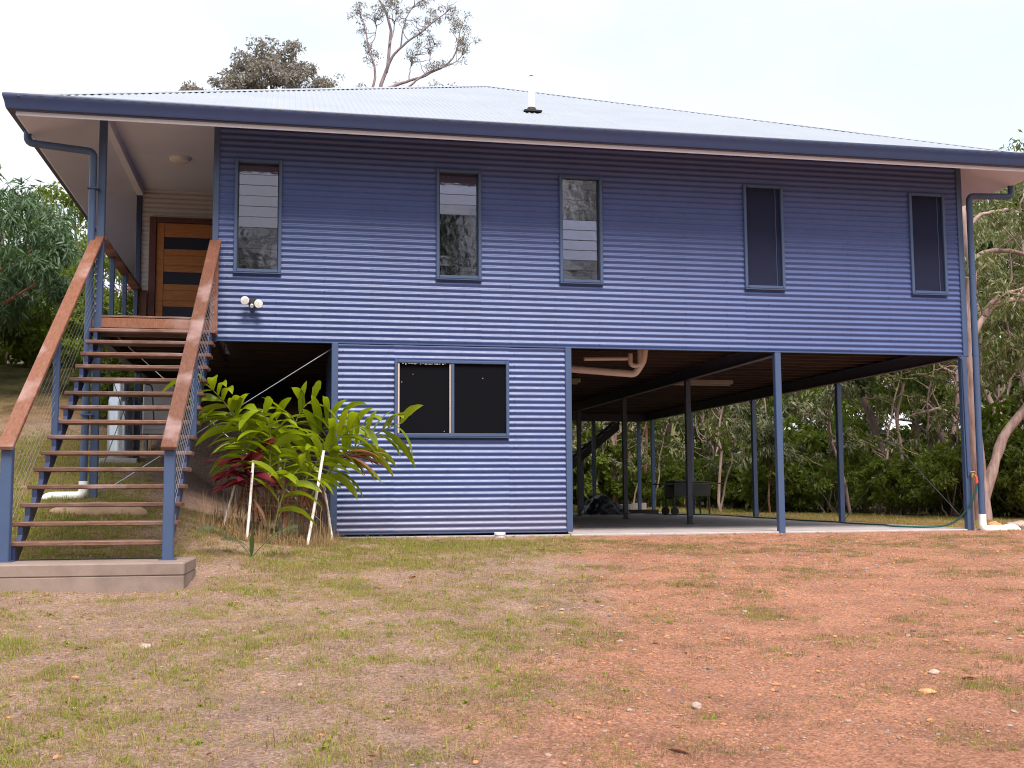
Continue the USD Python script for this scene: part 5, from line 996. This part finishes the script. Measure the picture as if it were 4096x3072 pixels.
# neighbour's house beyond the trees
nh = thing('neighbour_house', 'cream walled house with silver roof half hidden beyond the trees', 'house', (22.0, 31.0, 1.0))
part('wall', MB().box((-2.2, 0, 0.9), (5.5, 6, 2.15)), 'farcream', nh)
part('window', MB().box((0.3, -0.02, 1.4), (1.2, 0.02, 2.0)), 'darkglass', nh); part('window', MB().box((2.6, -0.02, 1.4), (3.6, 0.02, 2.0)), 'darkglass', nh)
part('roof', MB().add([(-2.6, -0.5, 2.15), (6.0, -0.5, 2.15), (6.0, 6.5, 2.15), (-2.6, 6.5, 2.15), (0.6, 3, 3.5), (3.0, 3, 3.5)], [[0, 1, 5], [0, 5, 4], [1, 2, 5], [2, 3, 4], [2, 4, 5], [3, 0, 4]]), 'farroof', nh)

# ---------------------------------------------------------------- ground cover
def scatter(name, label, cat, protos, pos, rot, scl, idx):
    pi = UsdGeom.PointInstancer.Define(stage, free('/World/' + name)); p = pi.GetPrim(); tag(p, label, cat, kind='stuff'); paths = []
    for nm, mesh, m in protos:
        paths.append(part(nm, mesh, m, p).GetPath())
    pi.CreatePrototypesRel().SetTargets(paths); n = len(pos)
    pi.CreateProtoIndicesAttr(Vt.IntArray.FromNumpy(np.asarray(idx, np.int32))); pi.CreatePositionsAttr(Vt.Vec3fArray.FromNumpy(np.asarray(pos, np.float32)))
    q = np.zeros((n, 4)); q[:, 0] = np.cos(rot / 2); q[:, 3] = np.sin(rot / 2)
    pi.CreateOrientationsAttr(Vt.QuathArray([Gf.Quath(float(a), 0, 0, float(d)) for a, _, _, d in q]))
    pi.CreateScalesAttr(Vt.Vec3fArray.FromNumpy(np.repeat(np.asarray(scl, np.float32)[:, None], 3, 1)))
r_ = np.random.default_rng(111)
def field(x, y):
    """how grassy the ground is"""
    Pn = np.stack([x, y, 0 * x], -1); n = meshkit.fbm(Pn * 0.75, 3, 21); n2 = meshkit.fbm(Pn * 2.6, 3, 31)
    base = 0.60 - 0.46 * sstep(-0.9, 0.7, x - 0.30 * (y + 0.5) - 0.8) + 0.35 * sstep(-3.3, -1.2, y) * sstep(3.6, 0.8, x) + 0.16 * sstep(1.2, 4.5, x) * sstep(-5.0, -1.5, y) + 0.5 * sstep(-4.2, -5.0, x) * sstep(-4.5, -2.5, y)
    d = base + 0.9 * (n - 0.5) + 1.5 * (n2 - 0.5)
    d = d + 0.45 * sstep(-0.6, 0.8, x - 0.30 * (y + 0.5) - 0.8) * sstep(0.56, 0.66, meshkit.fbm(Pn * np.array([1.1, 1.9, 1]) + 40, 3, 57))
    return d
N = 230000
x = r_.uniform(-8.6, 8.6, N); y = r_.uniform(-9.6, 0.0, N)
vis = np.abs((x - CAM[0]) * rt[0] + (y - CAM[1]) * rt[1]) < 0.62 * ((x - CAM[0]) * fw[0] + (y - CAM[1]) * fw[1]) + 1.2
d = field(x, y); keep = vis & (r_.random(N) < np.clip(d, 0.03, 1.0) ** 1.35 * 0.9)
soilstrip = (y > -0.55 + 0.25 * (meshkit.noise(np.stack([x * 2, 0 * x, 0 * x], -1)) - .5)) & (x > -2.3)
keep &= ~(soilstrip & (r_.random(N) < 0.93)); keep &= ~((x > -5.8) & (x < -3.62) & (y > -4.12) & (y < -3.15))
x, y, d = x[keep], y[keep], d[keep]
x2 = r_.uniform(-10, -3.4, 46000); y2 = r_.uniform(-3.2, 7.5, 46000); k2 = (r_.random(46000) < np.clip(1.1 * sstep(-4.3, -5.5, x2 + 0.12 * np.maximum(y2, 0) + 0.5 * (meshkit.fbm(np.stack([x2, y2, 0 * x2], -1) * 1.5, 2, 77) - 0.5) * 2) * sstep(7.3, 6.0, y2), 0.0, 1))
x3 = r_.uniform(6.85, 12.5, 26000); y3 = r_.uniform(-1.2, 22, 26000); k3 = (r_.random(26000) < 0.85) & (x3 < 12.6 - 0.19 * y3)
x4 = r_.uniform(1, 10.5, 9000); y4 = r_.uniform(15.6, 23, 9000)
ax = np.concatenate([x, x2[k2], x3[k3], x4]); ay = np.concatenate([y, y2[k2], y3[k3], y4]); ad = np.concatenate([d, np.full(k2.sum(), 0.85), np.full(k3.sum(), 0.6), np.full(9000, 0.8)])
far = np.concatenate([np.zeros(len(x)), np.ones(k2.sum()), np.full(k3.sum(), 0.7), np.full(9000, 3.2)])
az = height(ax, ay); n = len(ax)
TG = [('tuft_green', tuft(1, 13, 0.045, 0.022, 0.0020), 'grass_a'), ('tuft_green_tall', tuft(2, 12, 0.065, 0.025, 0.0021), 'grass_a'), ('tuft_olive', tuft(3, 13, 0.045, 0.024, 0.0019), 'grass_b'), ('tuft_olive_flat', tuft(4, 14, 0.055, 0.03, 0.0018, 1.1), 'grass_b'), ('tuft_straw', tuft(5, 10, 0.055, 0.03, 0.0017, 1.2), 'straw'), ('broad_weed', tuft(6, 9, 0.045, 0.012, 0.0055, 1.0), 'grass_a'), ('tuft_dead', tuft(7, 16, 0.05, 0.035, 0.0017, 0.9), 'grass_dead'), ('fallen_leaf', blade((-0.03, 0, 0.006), (1, 0.2, 0.25), 0.075, 0.022, 0.5, 5, n=5, fold=0.5), 'dry')]
pg = np.clip(0.22 + 0.5 * (ad - 0.45), 0.10, 0.55); u = r_.random(n); gi = np.where(u < pg, np.where(r_.random(n) < 0.14, 5, r_.integers(0, 2, n)), np.where(u < pg + (1 - pg) * 0.62, r_.integers(2, 4, n), 4))
bare = sstep(-0.6, 0.8, ax - 0.30 * (ay + 0.5) - 0.8) * (ay < 0); gi = np.where((r_.random(n) < 0.12 + 0.42 * bare) & (gi != 5), 6, gi); gi = np.where(r_.random(n) < 0.006, 7, gi)
sc = r_.uniform(0.32, 0.85, n) * (1 - 0.18 * bare) * np.exp(r_.normal(0, 0.3, n)) * (1 + 0.55 * far) * (1 + 0.25 * np.clip(ad - 0.5, 0, 1))
scatter('grass', 'short patchy grass and straw growing on the bare soil', 'grass', TG, np.stack([ax, ay, az], 1), r_.uniform(0, 2 * np.pi, n), sc, gi)
# gravel
N = 48000; x = r_.uniform(-7, 8, N); y = r_.uniform(-9.5, -0.1, N)
keep = (np.abs((x - CAM[0]) * rt[0] + (y - CAM[1]) * rt[1]) < 0.62 * ((x - CAM[0]) * fw[0] + (y - CAM[1]) * fw[1]) + 1.2) & (r_.random(N) < 0.25 + 0.75 * sstep(-1.0, 1.0, x - 0.30 * (y + 0.5) - 0.8)); keep &= ~((x > -5.8) & (x < -3.62) & (y > -4.12) & (y < -3.15))
x, y = x[keep], y[keep]; n = len(x)
def pebble(seed):
    t = trimesh.creation.icosphere(1); v = t.vertices * (1 + 0.6 * (meshkit.noise(t.vertices * 1.3 + seed, seed) - 0.5)[:, None]); return v * [1, 0.8, 0.55], t.faces
PB = [('pebble_pale', pebble(1), 'rock'), ('pebble_orange', pebble(2), 'rockorange'), ('pebble_grey', pebble(3), 'rockgrey'), ('pebble_pink', pebble(4), 'rock')]
sc = 0.0045 * np.exp(r_.normal(0, 0.55, n)); sc = np.clip(sc, 0.002, 0.024)
scatter('gravel', 'small pale and orange stones scattered over the soil', 'gravel', PB, np.stack([x, y, height(x, y) + sc * 0.2], 1), r_.uniform(0, 2 * np.pi, n), sc, r_.choice(4, n, p=[0.16, 0.56, 0.14, 0.14]))
